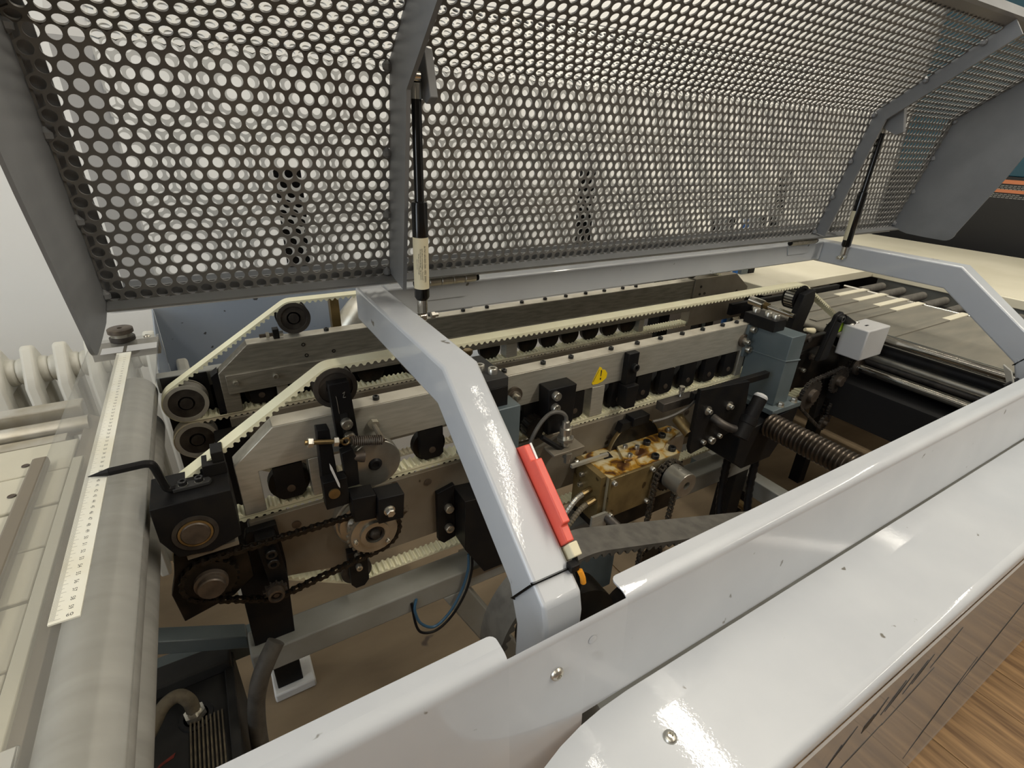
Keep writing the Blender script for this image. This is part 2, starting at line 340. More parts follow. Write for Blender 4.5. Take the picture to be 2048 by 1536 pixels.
# hinges on the beam
def hinge(x0, label):
    h = thing('hinge', (x0 + .05, .705, -.20), label, 'hinge', 'hood hinges')
    for k in range(5):
        a = x0 + k * .0195; add('knuckle', MB().lathe((a, .703, -.2), (1, 0, 0), [(.0055, 0), (.0065, .001), (.0065, .0180), (.0055, .0190)], 14), 'alu', h)
    for xx in (x0 - .004, x0 + .0975): add('pin_cap', MB().lathe((xx, .703, -.2), (1, 0, 0), [(.003, 0), (.0055, .001), (.0055, .0038)], 12), 'dark', h)
    add('leaf', MB().prism([(x0 + .004, -.2065), (x0 + .093, -.2065), (x0 + .083, -.23), (x0 + .014, -.23)], .7095, .7118, 'Y'), 'paint', h)
hinge(.258, 'steel barrel hinge on the beam right of the long gas strut'); hinge(1.165, 'steel barrel hinge on the beam near the far right arm')

# ================================================================ PERFORATED HOOD (opened)
def perforated(mb, O, U, V, nx, ny, pitch, rad, thick, keep=None, seg=18):
    """one flat facet: hex cells round each hole. O origin, U row direction, V column direction."""
    O = np.array(O, float); U = np.array(U, float); V = np.array(V, float); Nn = np.cross(U, V); py = pitch * math.sqrt(3) / 2
    a = np.linspace(0, 2 * PI, seg, endpoint=False) + PI / 6; circ = np.stack([np.cos(a), np.sin(a)], 1) * rad
    R = pitch / math.sqrt(3) * 1.0
    def hexpt(t):
        k = ((t - PI / 6) % (PI / 3)); return R * math.cos(PI / 6) / math.cos(k - PI / 6)
    hexa = np.array([[math.cos(t) * hexpt(t), math.sin(t) * hexpt(t)] for t in a])
    base = np.concatenate([circ, hexa]); k = 2 * seg
    vs = []; fs = []; off = len(mb.v)
    for j in range(ny):
        for i in range(nx):
            c = np.array([(i + .5 * (j % 2)) * pitch, j * py])
            p = base + c; w = O + p[:, :1] * U + p[:, 1:] * V
            o = off + len(vs)
            vs += [tuple(q) for q in w] + [tuple(q) for q in (w[:seg] + Nn * thick)]
            if True:
                vs += [tuple(q) for q in (w[seg:] + Nn * thick)]
            for s in range(seg):
                t = (s + 1) % seg
                fs += [(o + s, o + t, o + seg + t, o + seg + s), (o + t, o + s, o + k + s, o + k + t), (o + k + t, o + k + s, o + k + seg + s, o + k + seg + t)]
    mb.v += vs; mb.f += fs
    return mb
P0, P1, P2 = np.array([.700, -.182]), np.array([.6445, .0715]), np.array([.466, .204])
hood = thing('hood', (.75, .68, -.20), 'raised perforated sheet metal guard hood with grey ribs and end plates', 'hood')
XL, XR = -.1045, 1.598
def facet(mb, a, b, x0, x1, m0, m1, rad=.0057, pitch=.015, ends=(True, True)):
    Ld = np.linalg.norm(b - a); dv = (b - a) / Ld; py = pitch * math.sqrt(3) / 2
    ny = int((Ld - m0 - m1) / py); nx = int((x1 - x0) / pitch)
    o = a + dv * (m0 + pitch / math.sqrt(3))
    perforated(mb, (x0 + .008, o[0], o[1]), (1, 0, 0), (0, dv[0], dv[1]), nx, ny, pitch, rad, .002)
    e0 = m0 + .0044; e1 = m0 + pitch / math.sqrt(3) + (ny - 1) * py + .0044       # plain margins
    for k_, (s0, s1) in enumerate(((0, e0 + .001), (e1, Ld))):
        if ends[k_] and s1 - s0 > .001:
            p, q = a + dv * s0, a + dv * s1; mb.prism([(p[0], p[1]), (q[0], q[1]), (q[0] + dv[1] * .0018, q[1] - dv[0] * .0018), (p[0] + dv[1] * .0018, p[1] - dv[0] * .0018)], x0, x1, 'X')
    for xx0, xx1 in ((x0, x0 + .0022), (x1 - .010, x1)):
        p, q = a, b; mb.prism([(p[0], p[1]), (q[0], q[1]), (q[0] + dv[1] * .0014, q[1] - dv[0] * .0014), (p[0] + dv[1] * .0014, p[1] - dv[0] * .0014)], xx0, xx1, 'X')
sh = MB(); facet(sh, P0, P1, XL, XR, -.0026, -.001, ends=(False, False)); facet(sh, P1, P2, XL, XR, -.0022, .012, ends=(False, True))
add('perforated_sheet', sh, 'sheet', hood, ang=60)
bkd = np.array([.0045, .001])
add('backing_strip', MB().prism([tuple(P0 + bkd), tuple(P0 + (P1 - P0) * .048 + bkd), tuple(P0 + (P1 - P0) * .048 + bkd * 1.5), tuple(P0 + bkd * 1.5)], XL, XR, 'X'), 'hood', hood)
for x0, x1 in ((XL, XL + .0175), (XR - .017, XR)): add('end_flange', MB().prism([tuple(P0 + bkd), tuple(P1 + bkd), tuple(P2 + bkd), tuple(P2 + bkd * 1.5), tuple(P1 + bkd * 1.5), tuple(P0 + bkd * 1.5)], x0, x1, 'X'), 'hood', hood)
add('hinge_flange', MB().prism([(.708, -.183), (.704, -.1805), (.678, -.186), (.680, -.189), (.708, -.1875)], XL, XR, 'X'), 'hood', hood)
add('lit_edge_strip', MB().prism([(.700, -.1905), (.706, -.1905), (.706, -.196), (.700, -.196)], XL, XR, 'X'), 'white', hood, label='edge strip along the hinge side, light on it painted white')  # lit edge of the flat bar; the light is put into its white
dv = (P2 - P1) / np.linalg.norm(P2 - P1)
add('top_flange', MB().prism([tuple(P2), tuple(P2 + dv * .006), tuple(P2 + dv * .006 + np.array([-dv[1], dv[0]]) * -.022), tuple(P2 + np.array([-dv[1], dv[0]]) * -.022)], XL, XR, 'X'), 'hood', hood)
n1 = np.array([-.977, -.213]); n2 = np.array([-dv[1], dv[0]]) * -1
if n2[1] > 0: n2 = -n2
def rib(x):
    w = .056 if x < 1 else .028; a = P0 + np.array([0, .004]); b, c = P1, P2
    nm = (n1 + n2); nm /= np.linalg.norm(nm)
    pts = [tuple(a), tuple(b), tuple(c), tuple(c + n2 * w), tuple(b + nm * w * 1.04), tuple(a + n1 * w)]
    return MB().prism(pts, x, x + .005, 'X')
def welds(x, parent):
    for t in (.02, .33, .62, .97): 
        p = P0 + (P1 - P0) * t; add('weld_bead', MB().lathe((x - .004, p[0] - .003, p[1]), (0, 0, 1), [(.001, -.006), (.005, -.003), (.0055, .002), (.001, .007)], 8), 'hood', parent)
    for t in (.4, .8):
        p = P1 + (P2 - P1) * t; add('weld_bead', MB().lathe((x - .004, p[0] - .003, p[1] - .003), (0, 0, 1), [(.001, -.006), (.005, -.003), (.0055, .002), (.001, .007)], 8), 'hood', parent)
for x in (.2180, 1.240):
    rb = add('rib', rib(x), 'hood', hood); welds(x, rb)
def endplate(x):      # profile in Y,Z
    pts = [tuple(P0 + np.array([.004, -.002])), tuple(P1 + np.array([.004, .002])), tuple(P2), (.436, .165), (.505, -.05), (.555, -.178)]
    cx, cz = .575, -.178
    pts += [(cx + .020 * math.cos(t), cz + .020 * math.sin(t)) for t in np.linspace(PI * 1.02, PI * 1.5, 6)] + [(.615, -.197), (.66, -.1945)]
    return MB().prism(pts, x, x + .003, 'X')
for x in (XL - .0035, XR + .0005):
    ep = add('end_plate', endplate(x), 'hood', hood)
    for t in (.03, .35, .66, .98):
        p = P0 + (P1 - P0) * t; add('weld_bead', MB().lathe((x + (.004 if x < 0 else -.002), p[0] - .003, p[1]), (0, 0, 1), [(.001, -.006), (.005, -.003), (.0055, .002), (.001, .007)], 8), 'hood', ep)
# strut brackets on the ribs
for x in (.2225, 1.2455):
    b = add('strut_bracket', MB().prism([(.640, .088), (.605, .080), (.592, .034), (.605, .028), (.640, .045)], x + .0205, x + .0305, 'X'), 'hood', hood, bevel=.001)
    add('bracket_web', MB().prism([(.640, .088), (.632, .086), (.632, .045), (.640, .045)], x + .0003, x + .020, 'X'), 'hood', hood)

# gas struts
def strut(x, y0, z0, y1, z1, sx, label, knob):
    g = thing('gas_strut', (x, y0, z0), label, 'gas strut', 'gas struts holding up the hood')
    A, B = Vector((x, y0, z0)), Vector((x, y1, z1)); Lg = (B - A).length; u = (B - A) / Lg
    def pt(t): return A + u * t
    add('cylinder_tube', MB().lathe(A, u, [(.0075, .024), (.0098, .028), (.0098, .142), (.0090, .146), (.006, .147)], 24), 'glossblack', g)
    add('piston_rod', MB().cyl(pt(.1465), pt(Lg - .022), .0058, 14), 'glossblack', g)
    cdir = Vector((-.35, -.94, 0)) if sx > 0 else Vector((-.9, .45, 0)); half = 1.25 if sx > 0 else .75
    e1 = (cdir - u * cdir.dot(u)).normalized(); e2 = u.cross(e1); q = MB(); na = 14
    for t in (.040, .105): q.v += [tuple(pt(t) + (e1 * math.cos(a) + e2 * math.sin(a)) * rr) for rr in (.00985, .0101) for a in np.linspace(-half, half, na)]
    q.f += [(k * na + i, k * na + i + 1, (k + 2) * na + i + 1, (k + 2) * na + i) for k in (0, 1) for i in range(na - 1)]
    add('sticker', q, 'label', g, label='cream label with printed text')
    for t0, t1 in ((.0065, .0238), (Lg - .022, Lg - .0065)): add('clevis', MB().cyl(pt(t0), pt(t1), .0068, 14), 'chrome', g)
    for t in (0, Lg):
        add('pivot_eye', MB().lathe(pt(t) - Vector((.0045, 0, 0)), (1, 0, 0), [(.0035, 0), (.0062, .0008), (.0062, .0082), (.0035, .009)], 12), 'chrome', g)
        add('pivot_bolt', MB().lathe(pt(t) - Vector((.0115 * sx, 0, 0)), (-sx, 0, 0), [(.0045, -.007), (.0045, 0), (.0040, .0006), (.0022, .0006), (.0020, -.003), (.0001, -.003)], 12, False), 'bolt', g)
        add('nut', MB().lathe(pt(t) + Vector((.012 * sx, 0, 0)), (sx, 0, 0), [(.0048, 0), (.0048, .005), (.003, .0055), (.003, .010)], 6), 'bolt', g)
    if sx < 0: return g
    side = e1; acr = u.cross(side)
    if acr.x < 0: acr = -acr
    pr = MB(); ex = -u
    def line(s, sz, dx): 
        c = side * math.sqrt(max(.01025 ** 2 - dx * dx, 1e-9)) + acr * dx; tang = acr - c.normalized() * c.normalized().dot(acr); tang.normalize()
        text_into(pr, s, sz, pt(.0725) + c, ex, tang)
    line('A1N1-60-060-266--002 200N', .0038, .0048); line('nicht öffnen und beschädigen - Hochdruck!', .0023, .0016); line('Do not open and damage - high pressure!', .0023, -.0006)
    line('Ne pas ouvrir ni endommager', .0022, -.0028); line('Made in Germany', .0018, -.0050)
    add('printed_text', pr, 'ink', g)
strut(.2345, .620, -.222, .610, .0545, 1, 'long black gas strut with a cream label standing at the near left rib', 1)
strut(1.304, .652, -.232, .650, .0545, -1, 'black gas strut at the far right rib, label turned aside', 1)

# ---------------------------------------------------------------- rear guard seen through the holes
rg = thing('rear_guard', (.75, .80, -.2), 'second perforated guard behind the hood, seen through its holes', 'guard')
Q0, Q1, Q2 = np.array([.800, -.180]), np.array([.792, .078]), np.array([.945, .196])
sh = MB(); facet(sh, Q0, Q1, -.062, 1.70, -.0026, -.004, ends=(False, False)); facet(sh, Q1, Q2, -.062, 1.70, -.0022, .002, ends=(False, True))
add('perforated_sheet', sh, 'rearsheet', rg, ang=60)
add('end_strip', MB().prism([tuple(Q0), tuple(Q1), tuple(Q2), tuple(Q2 + np.array([.003, -.004])), tuple(Q1 + np.array([.004, -.002])), tuple(Q0 + np.array([.004, 0]))], -.098, -.062, 'X'), 'lightbox', rg)
add('top_bar', MB().box(-.098, 1.70, .945, .962, .182, .198), 'hood', rg)
for x in (.10, .62, 1.22): add('stay', MB().box(x, x + .035, .80, .806, -.1835, -.05), 'dark', rg)
add('bottom_bar', MB().box(-.098, 1.70, .797, .817, -.205, -.184), 'hood', rg)

# ================================================================ BELT UNITS (front and rear, alike)
RX = [.040, .154, .250, .345, .440, .531, .636, .700, .763, .829, .895, .958]
def unit(Y, front):
    w = 'front' if front else 'rear'
    u = thing('belt_press_unit', (.63, Y, -.62), ('front' if front else 'rear') + ' steel belt press rail, ' + ('nearest the open front, with slanted left end and yellow sticker' if front else 'beyond the hinge beam, with a bolted lower bar'), 'machine part', 'belt press rails')
    plate = MB()
    xr = 1.005 if front else 1.178
    plate.prism([(-.022, -.397), (.031, -.351), (xr, -.351), (xr, -.4125), (.005, -.4125), (.005, -.477), (-.022, -.477)], Y, Y + .028, 'Y')
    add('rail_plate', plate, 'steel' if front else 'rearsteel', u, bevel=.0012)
    for a, b in ((.067, .087), (.567, .597), (.987, 1.005)): add('rail_leg', MB().box(a, b, Y, Y + .028, -.475, -.4127), 'steel', u, bevel=.0008)
    if not front:
        add('end_block', MB().prism([(-.034, -.402), (-.0225, -.394), (-.0225, -.478), (-.034, -.478)], Y + .002, Y + .028, 'Y'), 'dark', u)
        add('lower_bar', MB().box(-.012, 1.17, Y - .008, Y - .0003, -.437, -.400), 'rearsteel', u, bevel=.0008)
        for x in (.002, .068, .44, .60, .80, 1.0): inst('screw', SC['z5'], (x, Y - .008, -.415), u, FR)
        add('rail_end_plate', MB().prism([(1.179, -.346), (1.355, -.346), (1.42, -.392), (1.42, -.487), (1.179, -.487)], Y - .004, Y + .026, 'Y'), 'oldsteel', u, bevel=.001)
        for x, z in ((1.205, -.37), (1.205, -.392), (1.225, -.392), (.125, -.366), (.128, -.388), (.178, -.388), (1.37, -.40)): add('threaded_hole', MB().ring(x, z, Y - .0052 if x > 1 else Y - .0008, Y, .0022, .0036, 12), 'dark', u)
    add('rail_top_sheen', MB().box(.0315, xr, Y, Y + .028, -.3508, -.3500), 'railtop_light', u)  # added skin, lighter than the plate to carry the reflected light
    ys = Y + .014
    for x in (.172, .385, .462, .521, .613, .678, .739, .80, .86, .922, .968):
        inst('screw', SC['b5'], (x, ys, -.350), u, UP)
    # rollers above the nip
    blk = mesh_of('bearing_block', MB().prism([(-.019, .036), (.019, .036), (.019, -.012), (.012, -.018), (-.012, -.018), (-.019, -.012)], 0, .011, 'Y'), 'dark')
    rol = mesh_of('roller', MB().lathe((0, 0, 0), (0, 1, 0), [(.024, 0), (.0275, .001), (.0275, .013), (.024, .014)], 28), 'greasy')
    pin = mesh_of('axle_pin', MB().disc(0, 0, -.0012, .001, .0055, 14), 'rust')
    lrol = mesh_of('lower_roller', MB().lathe((0, 0, 0), (0, 1, 0), [(.024, 0), (.0275, .001), (.0275, .021), (.024, .022)], 28), 'greasy')
    for x in RX:
        ro = inst('roller', rol, (x, Y + .0125, -.4505), u)
        if front or x < .2:
            bl = inst('bearing_block', blk, (x, Y + .001, -.4505), u); inst('axle_pin', pin, (x, Y + .001, -.4525), bl)
    for i, x in enumerate([-.0, .098, .198, .298, .392, .486, .584, .668, .732, .796, .862, .927]): inst('lower_roller', lrol, (x + .004, Y + .0045, -.5115), u)
    lp = add('lower_plate', MB().prism([(-.020, -.4865), (1.04, -.4865), (1.04, -.618), (.13, -.618), (.105, -.635), (.09, -.618), (.008, -.600), (-.020, -.585)], Y - .0045, Y + .003, 'Y'), 'oldsteel', u, bevel=.0008)
    for x, z in ((.037, -.512), (.183, -.494), (.238, -.507), (.34, -.53), (.62, -.53), (.84, -.53)): add('plug', MB().disc(x, z, Y - .0062, Y - .0045, .0062, 16), 'rust', lp)
    # pulleys
    def pulley(x, z, rr, m1, m2, hub=.013, y0=0., teeth=0):
        p = MB().lathe((x, Y + y0, z), (0, 1, 0), [(rr - .007, .003), (rr - .0065, 0), (rr, 0), (rr, .0025), (rr - .002, .003), (rr - .002, .026), (rr, .0265), (rr, .029), (.004, .029)], 40, False)
        o = add('belt_pulley', p, m2, u)
        add('pulley_face', MB().ring(x, z, Y + y0 + .0022, Y + y0 + .006, hub, rr - .0065, 36), m1, o)
        add('shaft_end', MB().lathe((x, Y + y0 - .0005, z), (0, 1, 0), [(hub - .0035, 0), (hub - .003, .0), (hub - .003, .02)], 24), 'pulley' if not front else 'rust', o)
        if teeth: add('slit_band', MB().ring(x, z, Y + y0 + .004, Y + y0 + .025, rr - .006, rr - .0012), 'bolt', o); add('pulley_teeth', gear(MB(), x, z, Y + y0 + .0035, Y + y0 + .0255, rr - .004, teeth, .0042), 'dark', o)
        return o
    if not front: pulley(-.0795, -.443, .0345, 'pulley', 'rim')
    pulley(-.078, -.5185, .0345, 'pulley', 'rim')
    pulley(.116, -.3135, .0290, 'pulley', 'pulley', .012)
    pulley(1.165, -.3135, .0290, 'dark', 'dark', .010, 0, 26)
    pulley(1.40, -.443, .0345, 'dark', 'dark', .010)
    p = MB().lathe((.112, Y + .001, -.6455), (0, 1, 0), [(.012, .001), (.014, -.001), (.023, -.001), (.0245, 0), (.0245, .028), (.02, .029)], 30)
    tr = add('tension_roller', p, 'pulley', u)
    add('roller_arm', MB().prism([(.098, -.585), (.128, -.585), (.126, -.65), (.118, -.66), (.104, -.66), (.098, -.65)], Y - .02, Y - .006, 'Y'), 'dark', tr, bevel=.001)
    for z in (-.592, -.615): inst('screw', SC['z5'], (.112, Y - .02, z), tr, FR)
    bl = ('upper', 'lower')
    t1 = belt_mesh([(-.0795, -.443, .0338), (.116, -.3135, .0285), (1.165, -.3135, .0285), (1.40, -.443, .0338)], Y + .002, Y + .027)
    add('toothed_belt', t1, 'belt', None, 'upper cream toothed belt running over the ' + w + ' rail and its pulleys', 'belt', 'cream toothed belts')
    t2 = belt_mesh([(-.078, -.5185, .0338), (.112, -.6455, .024), (1.10, -.64, .03), (1.40, -.5185, .0338)], Y + .003, Y + .026)
    add('toothed_belt', t2, 'oldbelt' if not front else 'belt', None, 'lower cream toothed belt looping under the ' + w + ' rail past the tension roller', 'belt', 'cream toothed belts')
    return u
UF = unit(.643, True); UR = unit(.960, False)
# yellow warning sticker on the front rail
yk = add('warning_sticker', MB().prism([(.578, -.372), (.583, -.375), (.5845, -.379), (.592, -.381), (.598, -.389), (.597, -.398), (.588, -.404), (.577, -.4065), (.566, -.406), (.5635, -.402), (.570, -.388)], .6423, .6429, 'Y'), 'yellow', None, 'torn yellow warning triangle sticker on the front rail', 'sticker')
add('exclamation_mark', MB().prism([(.5815, -.379), (.584, -.380), (.5835, -.392), (.582, -.392)], .6419, .6423, 'Y').prism([(.5815, -.395), (.584, -.395), (.584, -.399), (.5815, -.399)], .6419, .6423, 'Y').prism([(.5655, -.400), (.5665, -.3995), (.5775, -.378), (.5765, -.3785)], .6419, .6423, 'Y'), 'ink', yk)

# ================================================================ LEFT HEAD OF THE FRONT UNIT
tb = thing('tension_bracket', (.118, .635, -.40), 'black slotted bar holding the brown belt pulley at the left of the front rail', 'bracket')
add('bar', MB().prism([(.104, -.300), (.131, -.300), (.136, -.398), (.108, -.398)], .6285, .6424, 'Y'), 'dark', tb, bevel=.001)
add('slot', MB().prism([(.114, -.345), (.124, -.345), (.127, -.392), (.116, -.392)], .6278, .6285, 'Y'), 'blackcab', tb)
inst('screw', SC['z8'], (.1205, .6278, -.360), tb, FR); inst('screw', SC['z8'], (.1225, .6278, -.382), tb, FR)
wr = MB()
for p in (((.1125, -.320), (.1135, -.345)), ((.121, -.316), (.124, -.314)), ((.124, -.314), (.121, -.322)), ((.121, -.322), (.1245, -.322)), ((.112, -.318), (.1125, -.322))):
    a, b = p; wr.cyl((a[0], .6283, a[1]), (b[0], .6283, b[1]), .0004, 5)
add('scratched_mark', wr, 'bolt', tb)

sp = thing('return_spring', (.14, .60, -.385), 'coil spring with threaded eye bolt between black post and rail stud', 'spring')
A, B = Vector((.119, .600, -.3735)), Vector((.1605, .600, -.3835)); u = (B - A).normalized(); v = Vector((0, 1, 0)); w = u.cross(v); pth = []
for i in range(15 * 12 + 1):
    t = i / (15 * 12); a = 2 * PI * 15 * t; pth.append(A + (B - A) * t + (v * math.cos(a) + w * math.sin(a)) * .0062)
add('coil', MB().tube(pth, .00095, 6), 'rust', sp)
add('eye_bolt', MB().cyl((.062, .600, -.3595), (.108, .600, -.3705), .0033, 10), 'brass', sp)
add('eye', MB().tube([Vector((.112 + .005 * math.cos(t), .600 + .0, -.3718 + .005 * math.sin(t))) for t in np.linspace(0, 2 * PI, 15)], .0014, 6), 'brass', sp)
for x0, z0 in ((.0655, -.3604), (.0965, -.3677)): add('nut', MB().cyl((x0, .600, z0), (x0 + .006, .600, z0 - .0014), .0068, 6), 'bolt', sp)
add('stud', MB().cyl((.1605, .642, -.3795), (.1605, .598, -.3835), .0038, 10), 'oldsteel', sp)
add('stud_nut', MB().cyl((.1605, .642, -.3795), (.1605, .634, -.380), .0085, 6), 'bolt', sp)
add('hook', MB().tube(smooth_path([(.1605, .600, -.3835), (.164, .600, -.385), (.1655, .597, -.3835), (.163, .595, -.381)], 4), .0011, 6), 'rust', sp)

lv = thing('tension_lever', (.085, .60, -.49), 'black upright lever with clevis block, brass pin and white tape strip', 'lever')
add('upright', MB().prism([(.079, -.349), (.0945, -.351), (.097, -.43), (.100, -.44), (.100, -.478), (.078, -.474), (.076, -.43)], .604, .622, 'Y'), 'dark', lv, bevel=.001)
add('clevis_block', MB().box(.074, .105, .585, .6035, -.462, -.418), 'dark', lv, bevel=.001)
add('brass_pin', MB().disc(.0862, -.4375, .5825, .588, .0075, 20), 'brass', lv)
add('arm', MB().prism([(.104, -.388), (.119, -.385), (.124, -.40), (.123, -.445), (.106, -.445)], .598, .612, 'Y'), 'dark', lv, bevel=.001)
add('tape_strip', MB().prism([(.0855, -.389), (.0882, -.396), (.0945, -.424), (.0945, -.431), (.0925, -.428), (.0855, -.398)], .5838, .5846, 'Y'), 'white', lv, label='white tape strip')
cm = thing('cam_disc', (.147, .62, -.46), 'turned steel disc with rusty threaded boss beside the black lever', 'cam disc')
add('disc', MB().lathe((.150, .610, -.4265), (0, 1, 0), [(.030, -.001), (.0365, .000), (.0375, .001), (.0375, .0075), (.0365, .0085), (.0375, .0095), (.0375, .017), (.03, .018)], 48), 'wheel', cm)
add('hub', MB().lathe((.150, .6085, -.4265), (0, -1, 0), [(.011, -.002), (.009, .001), (.0075, .003), (.005, .003), (.0048, .001), (.0001, .001)], 20, False), 'dark', cm)
add('threaded_boss', MB().lathe((.117, .604, -.400), (.95, -.1, -.2), [(.0042, 0), (.0065, .006), (.0085, .014), (.0085, .018)], 14), 'rust', cm)
add('nut', MB().lathe((.112, .604, -.399), (.95, -.1, -.2), [(.0055, 0), (.0055, .0055)], 6), 'bolt', cm)
bk = thing('follower_block', (.16, .58, -.50), 'black angled steel block with hex bolt in front of the steel disc', 'bracket')
add('block', MB().prism([(.139, -.455), (.176, -.458), (.172, -.500), (.136, -.497)], .566, .596, 'Y'), 'dark', bk, bevel=.001)
add('side_plate', MB().prism([(.106, -.448), (.1385, -.452), (.1355, -.492), (.106, -.488)], .574, .602, 'Y'), 'dark', bk, bevel=.001)
inst('hex_bolt', SC['hz'], (.1525, .566, -.4785), bk, FR)

bh = thing('bearing_block', (-.07, .628, -.47), 'black steel bearing block with brown shaft end under the bent pointer', 'bearing block')
body = MB().prism([(-.112, -.397), (-.029, -.397), (-.0295, -.468), (-.064, -.479), (-.099, -.474), (-.112, -.444)], .595, .662, 'Y')
add('block', body, 'dark', bh, bevel=.001)
add('step', MB().box(-.055, -.0295, .634, .662, -.3968, -.380), 'dark', bh, bevel=.0008)
add('step_top', MB().box(-.043, -.0295, .637, .662, -.3798, -.366), 'dark', bh, bevel=.0008)
add('retaining_ring', MB().ring(-.0755, -.4445, .5935, .5955, .0195, .0245, 36), 'pulley', bh)
add('seal_ring', MB().ring(-.0755, -.4445, .5928, .5955, .0160, .0185, 36), 'brass', bh)
add('shaft_end', MB().lathe((-.0755, .596, -.4445), (0, -1, 0), [(.0158, 0), (.0158, .003), (.0145, .0045)], 32), 'rust', bh)
pt_ = thing('pointer', (-.10, .62, -.397), 'black bent rod pointer with sharp tip reaching over the ruler', 'pointer')
add('rod', MB().tube([(-.139, .6225, -.3515)] + smooth_path([(-.110, .6225, -.3515), (-.104, .6223, -.3522), (-.099, .622, -.357), (-.0945, .622, -.386), (-.091, .622, -.3920), (-.085, .622, -.3925)], 5), .0046, 10), 'dark', pt_)
add('tip', MB().cyl((-.139, .6225, -.3515), (-.1585, .6235, -.3525), .0046, 10, .0004), 'dark', pt_)
foot = MB().prism([(-.088, .6165), (-.050, .6165), (-.047, .622), (-.050, .6285), (-.088, .6285)], -.3965, -.3915, 'Z')
add('foot', foot, 'darkgrey', pt_, bevel=.001)
for x in (-.077, -.060):
    add('washer', MB().lathe((x, .6225, -.3915), (0, 0, 1), [(.0052, 0), (.0052, .0008), (.0028, .0008)], 16), 'bolt', pt_); inst('screw', SC['b5'], (x, .6225, -.3908), pt_, UP)
# lower black plate with sprocket and chain
lo = thing('drive_plate', (-.07, .61, -.57), 'greasy black drive plate with big dark sprocket and brown shaft end', 'drive plate')
add('plate', MB().prism([(-.106, -.4795), (-.040, -.4795), (-.028, -.50), (-.028, -.552), (-.056, -.574), (-.117, -.590), (-.121, -.540), (-.112, -.512)], .609, .622, 'Y'), 'greasy', lo, bevel=.001)
add('spacer', MB().box(-.092, -.035, .6005, .6088, -.486, -.4795), 'oldsteel', lo)
sk = add('sprocket', gear(MB(), -.0750, -.527, .597, .6030, .0295, 22, .0033), 'greasy', lo)
add('boss', MB().lathe((-.0750, .5968, -.527), (0, -1, 0), [(.0195, 0), (.0195, .006), (.018, .007)], 28), 'rust', sk)
add('shaft_end', MB().lathe((-.0750, .5898, -.527), (0, -1, 0), [(.0158, 0), (.0158, .007), (.0145, .0085)], 28), 'rust', sk)
cl = thing('support_column', (-.02, .625, -.70), 'black upright support column on the dusty beam behind the chain', 'support')
add('column', MB().prism([(-.048, -.56), (-.026, -.49), (.012, -.49), (.014, -.56), (.006, -.6998), (-.050, -.6998)], .624, .636, 'Y'), 'dark', cl, bevel=.001)
add('slotted_bar', MB().prism([(-.018, -.495), (.008, -.495), (.012, -.58), (-.012, -.58)], .608, .6238, 'Y'), 'dark', cl, bevel=.001)
for z in (-.520, -.537): inst('screw', SC['b8'], (-.002, .608, z), cl, FR)
idl = add('idler_sprocket', gear(MB(), -.007, -.582, .597, .6025, .0125, 12, .0032), 'pulley', cl)
add('idler_hub', MB().lathe((-.007, .597, -.582), (0, -1, 0), [(.0105, 0), (.0105, .010), (.0075, .0105), (.007, .004), (.0035, .004), (.0035, .008), (.0001, .008)], 22, False), 'rust', idl)
chain([(-.0750, -.527, .0322), (.1355, -.5355, .0395), (-.007, -.582, .0150)], .600, .0095, .0085, 'greasy', 'greasy black roller chain round the left sprocket, small idler and steel wheel', True)
wh = thing('toothed_drive_disc', (.134, .62, -.575), 'bright steel chain wheel with three screws and dark hub in front of the lower plate', 'wheel')
add('sprocket', gear(MB(), .1355, -.5355, .5978, .6025, .0365, 26, .0032), 'oldsteel', wh)
add('face_plate', MB().ring(.1355, -.5355, .5945, .5977, .012, .0345, 40), 'wheel', wh)
add('flange_ring', MB().ring(.1355, -.5355, .5905, .5944, .0145, .0215, 36), 'wheel', wh)
add('hub_nut', MB().lathe((.1355, .5975, -.5355), (0, -1, 0), [(.0142, 0), (.0142, .003), (.011, .004), (.011, .001), (.0075, .001), (.0075, .006), (.006, .010), (.003, .0115), (.0001, .0118)], 26, False), 'pulley', wh)
add('back_flange', MB().lathe((.131, .6385, -.531), (0, -1, 0), [(.046, 0), (.046, .013), (.044, .0145), (.041, .0145), (.040, .022), (.030, .024), (.02, .0355)], 48), 'wheel', wh)
for a in (70, 190, 310): inst('screw', SC['z3'], (.1355 + .0285 * math.cos(math.radians(a)), .5945, -.5355 + .0285 * math.sin(math.radians(a))), wh, FR)
cb = thing('carrier_bracket', (.32, .62, -.70), 'heavy black carrier bracket screwed to the lower plate left of the front arm', 'bracket')
add('gusset', MB().prism([(.281, -.530), (.43, -.545), (.43, -.6998), (.318, -.6998), (.281, -.632)], .590, .6375, 'Y'), 'dark', cb, bevel=.001)
add('mounting_plate', MB().prism([(.249, -.529), (.2805, -.521), (.2805, -.632), (.259, -.638), (.249, -.628)], .628, .6375, 'Y'), 'dark', cb, bevel=.001)
for z in (-.563, -.605): inst('screw', SC['z8'], (.268, .628, z), cb, FR)
add('packing_plate', MB().box(.30, .40, .603, .66, -.7185, -.7001), 'oldsteel', cb)

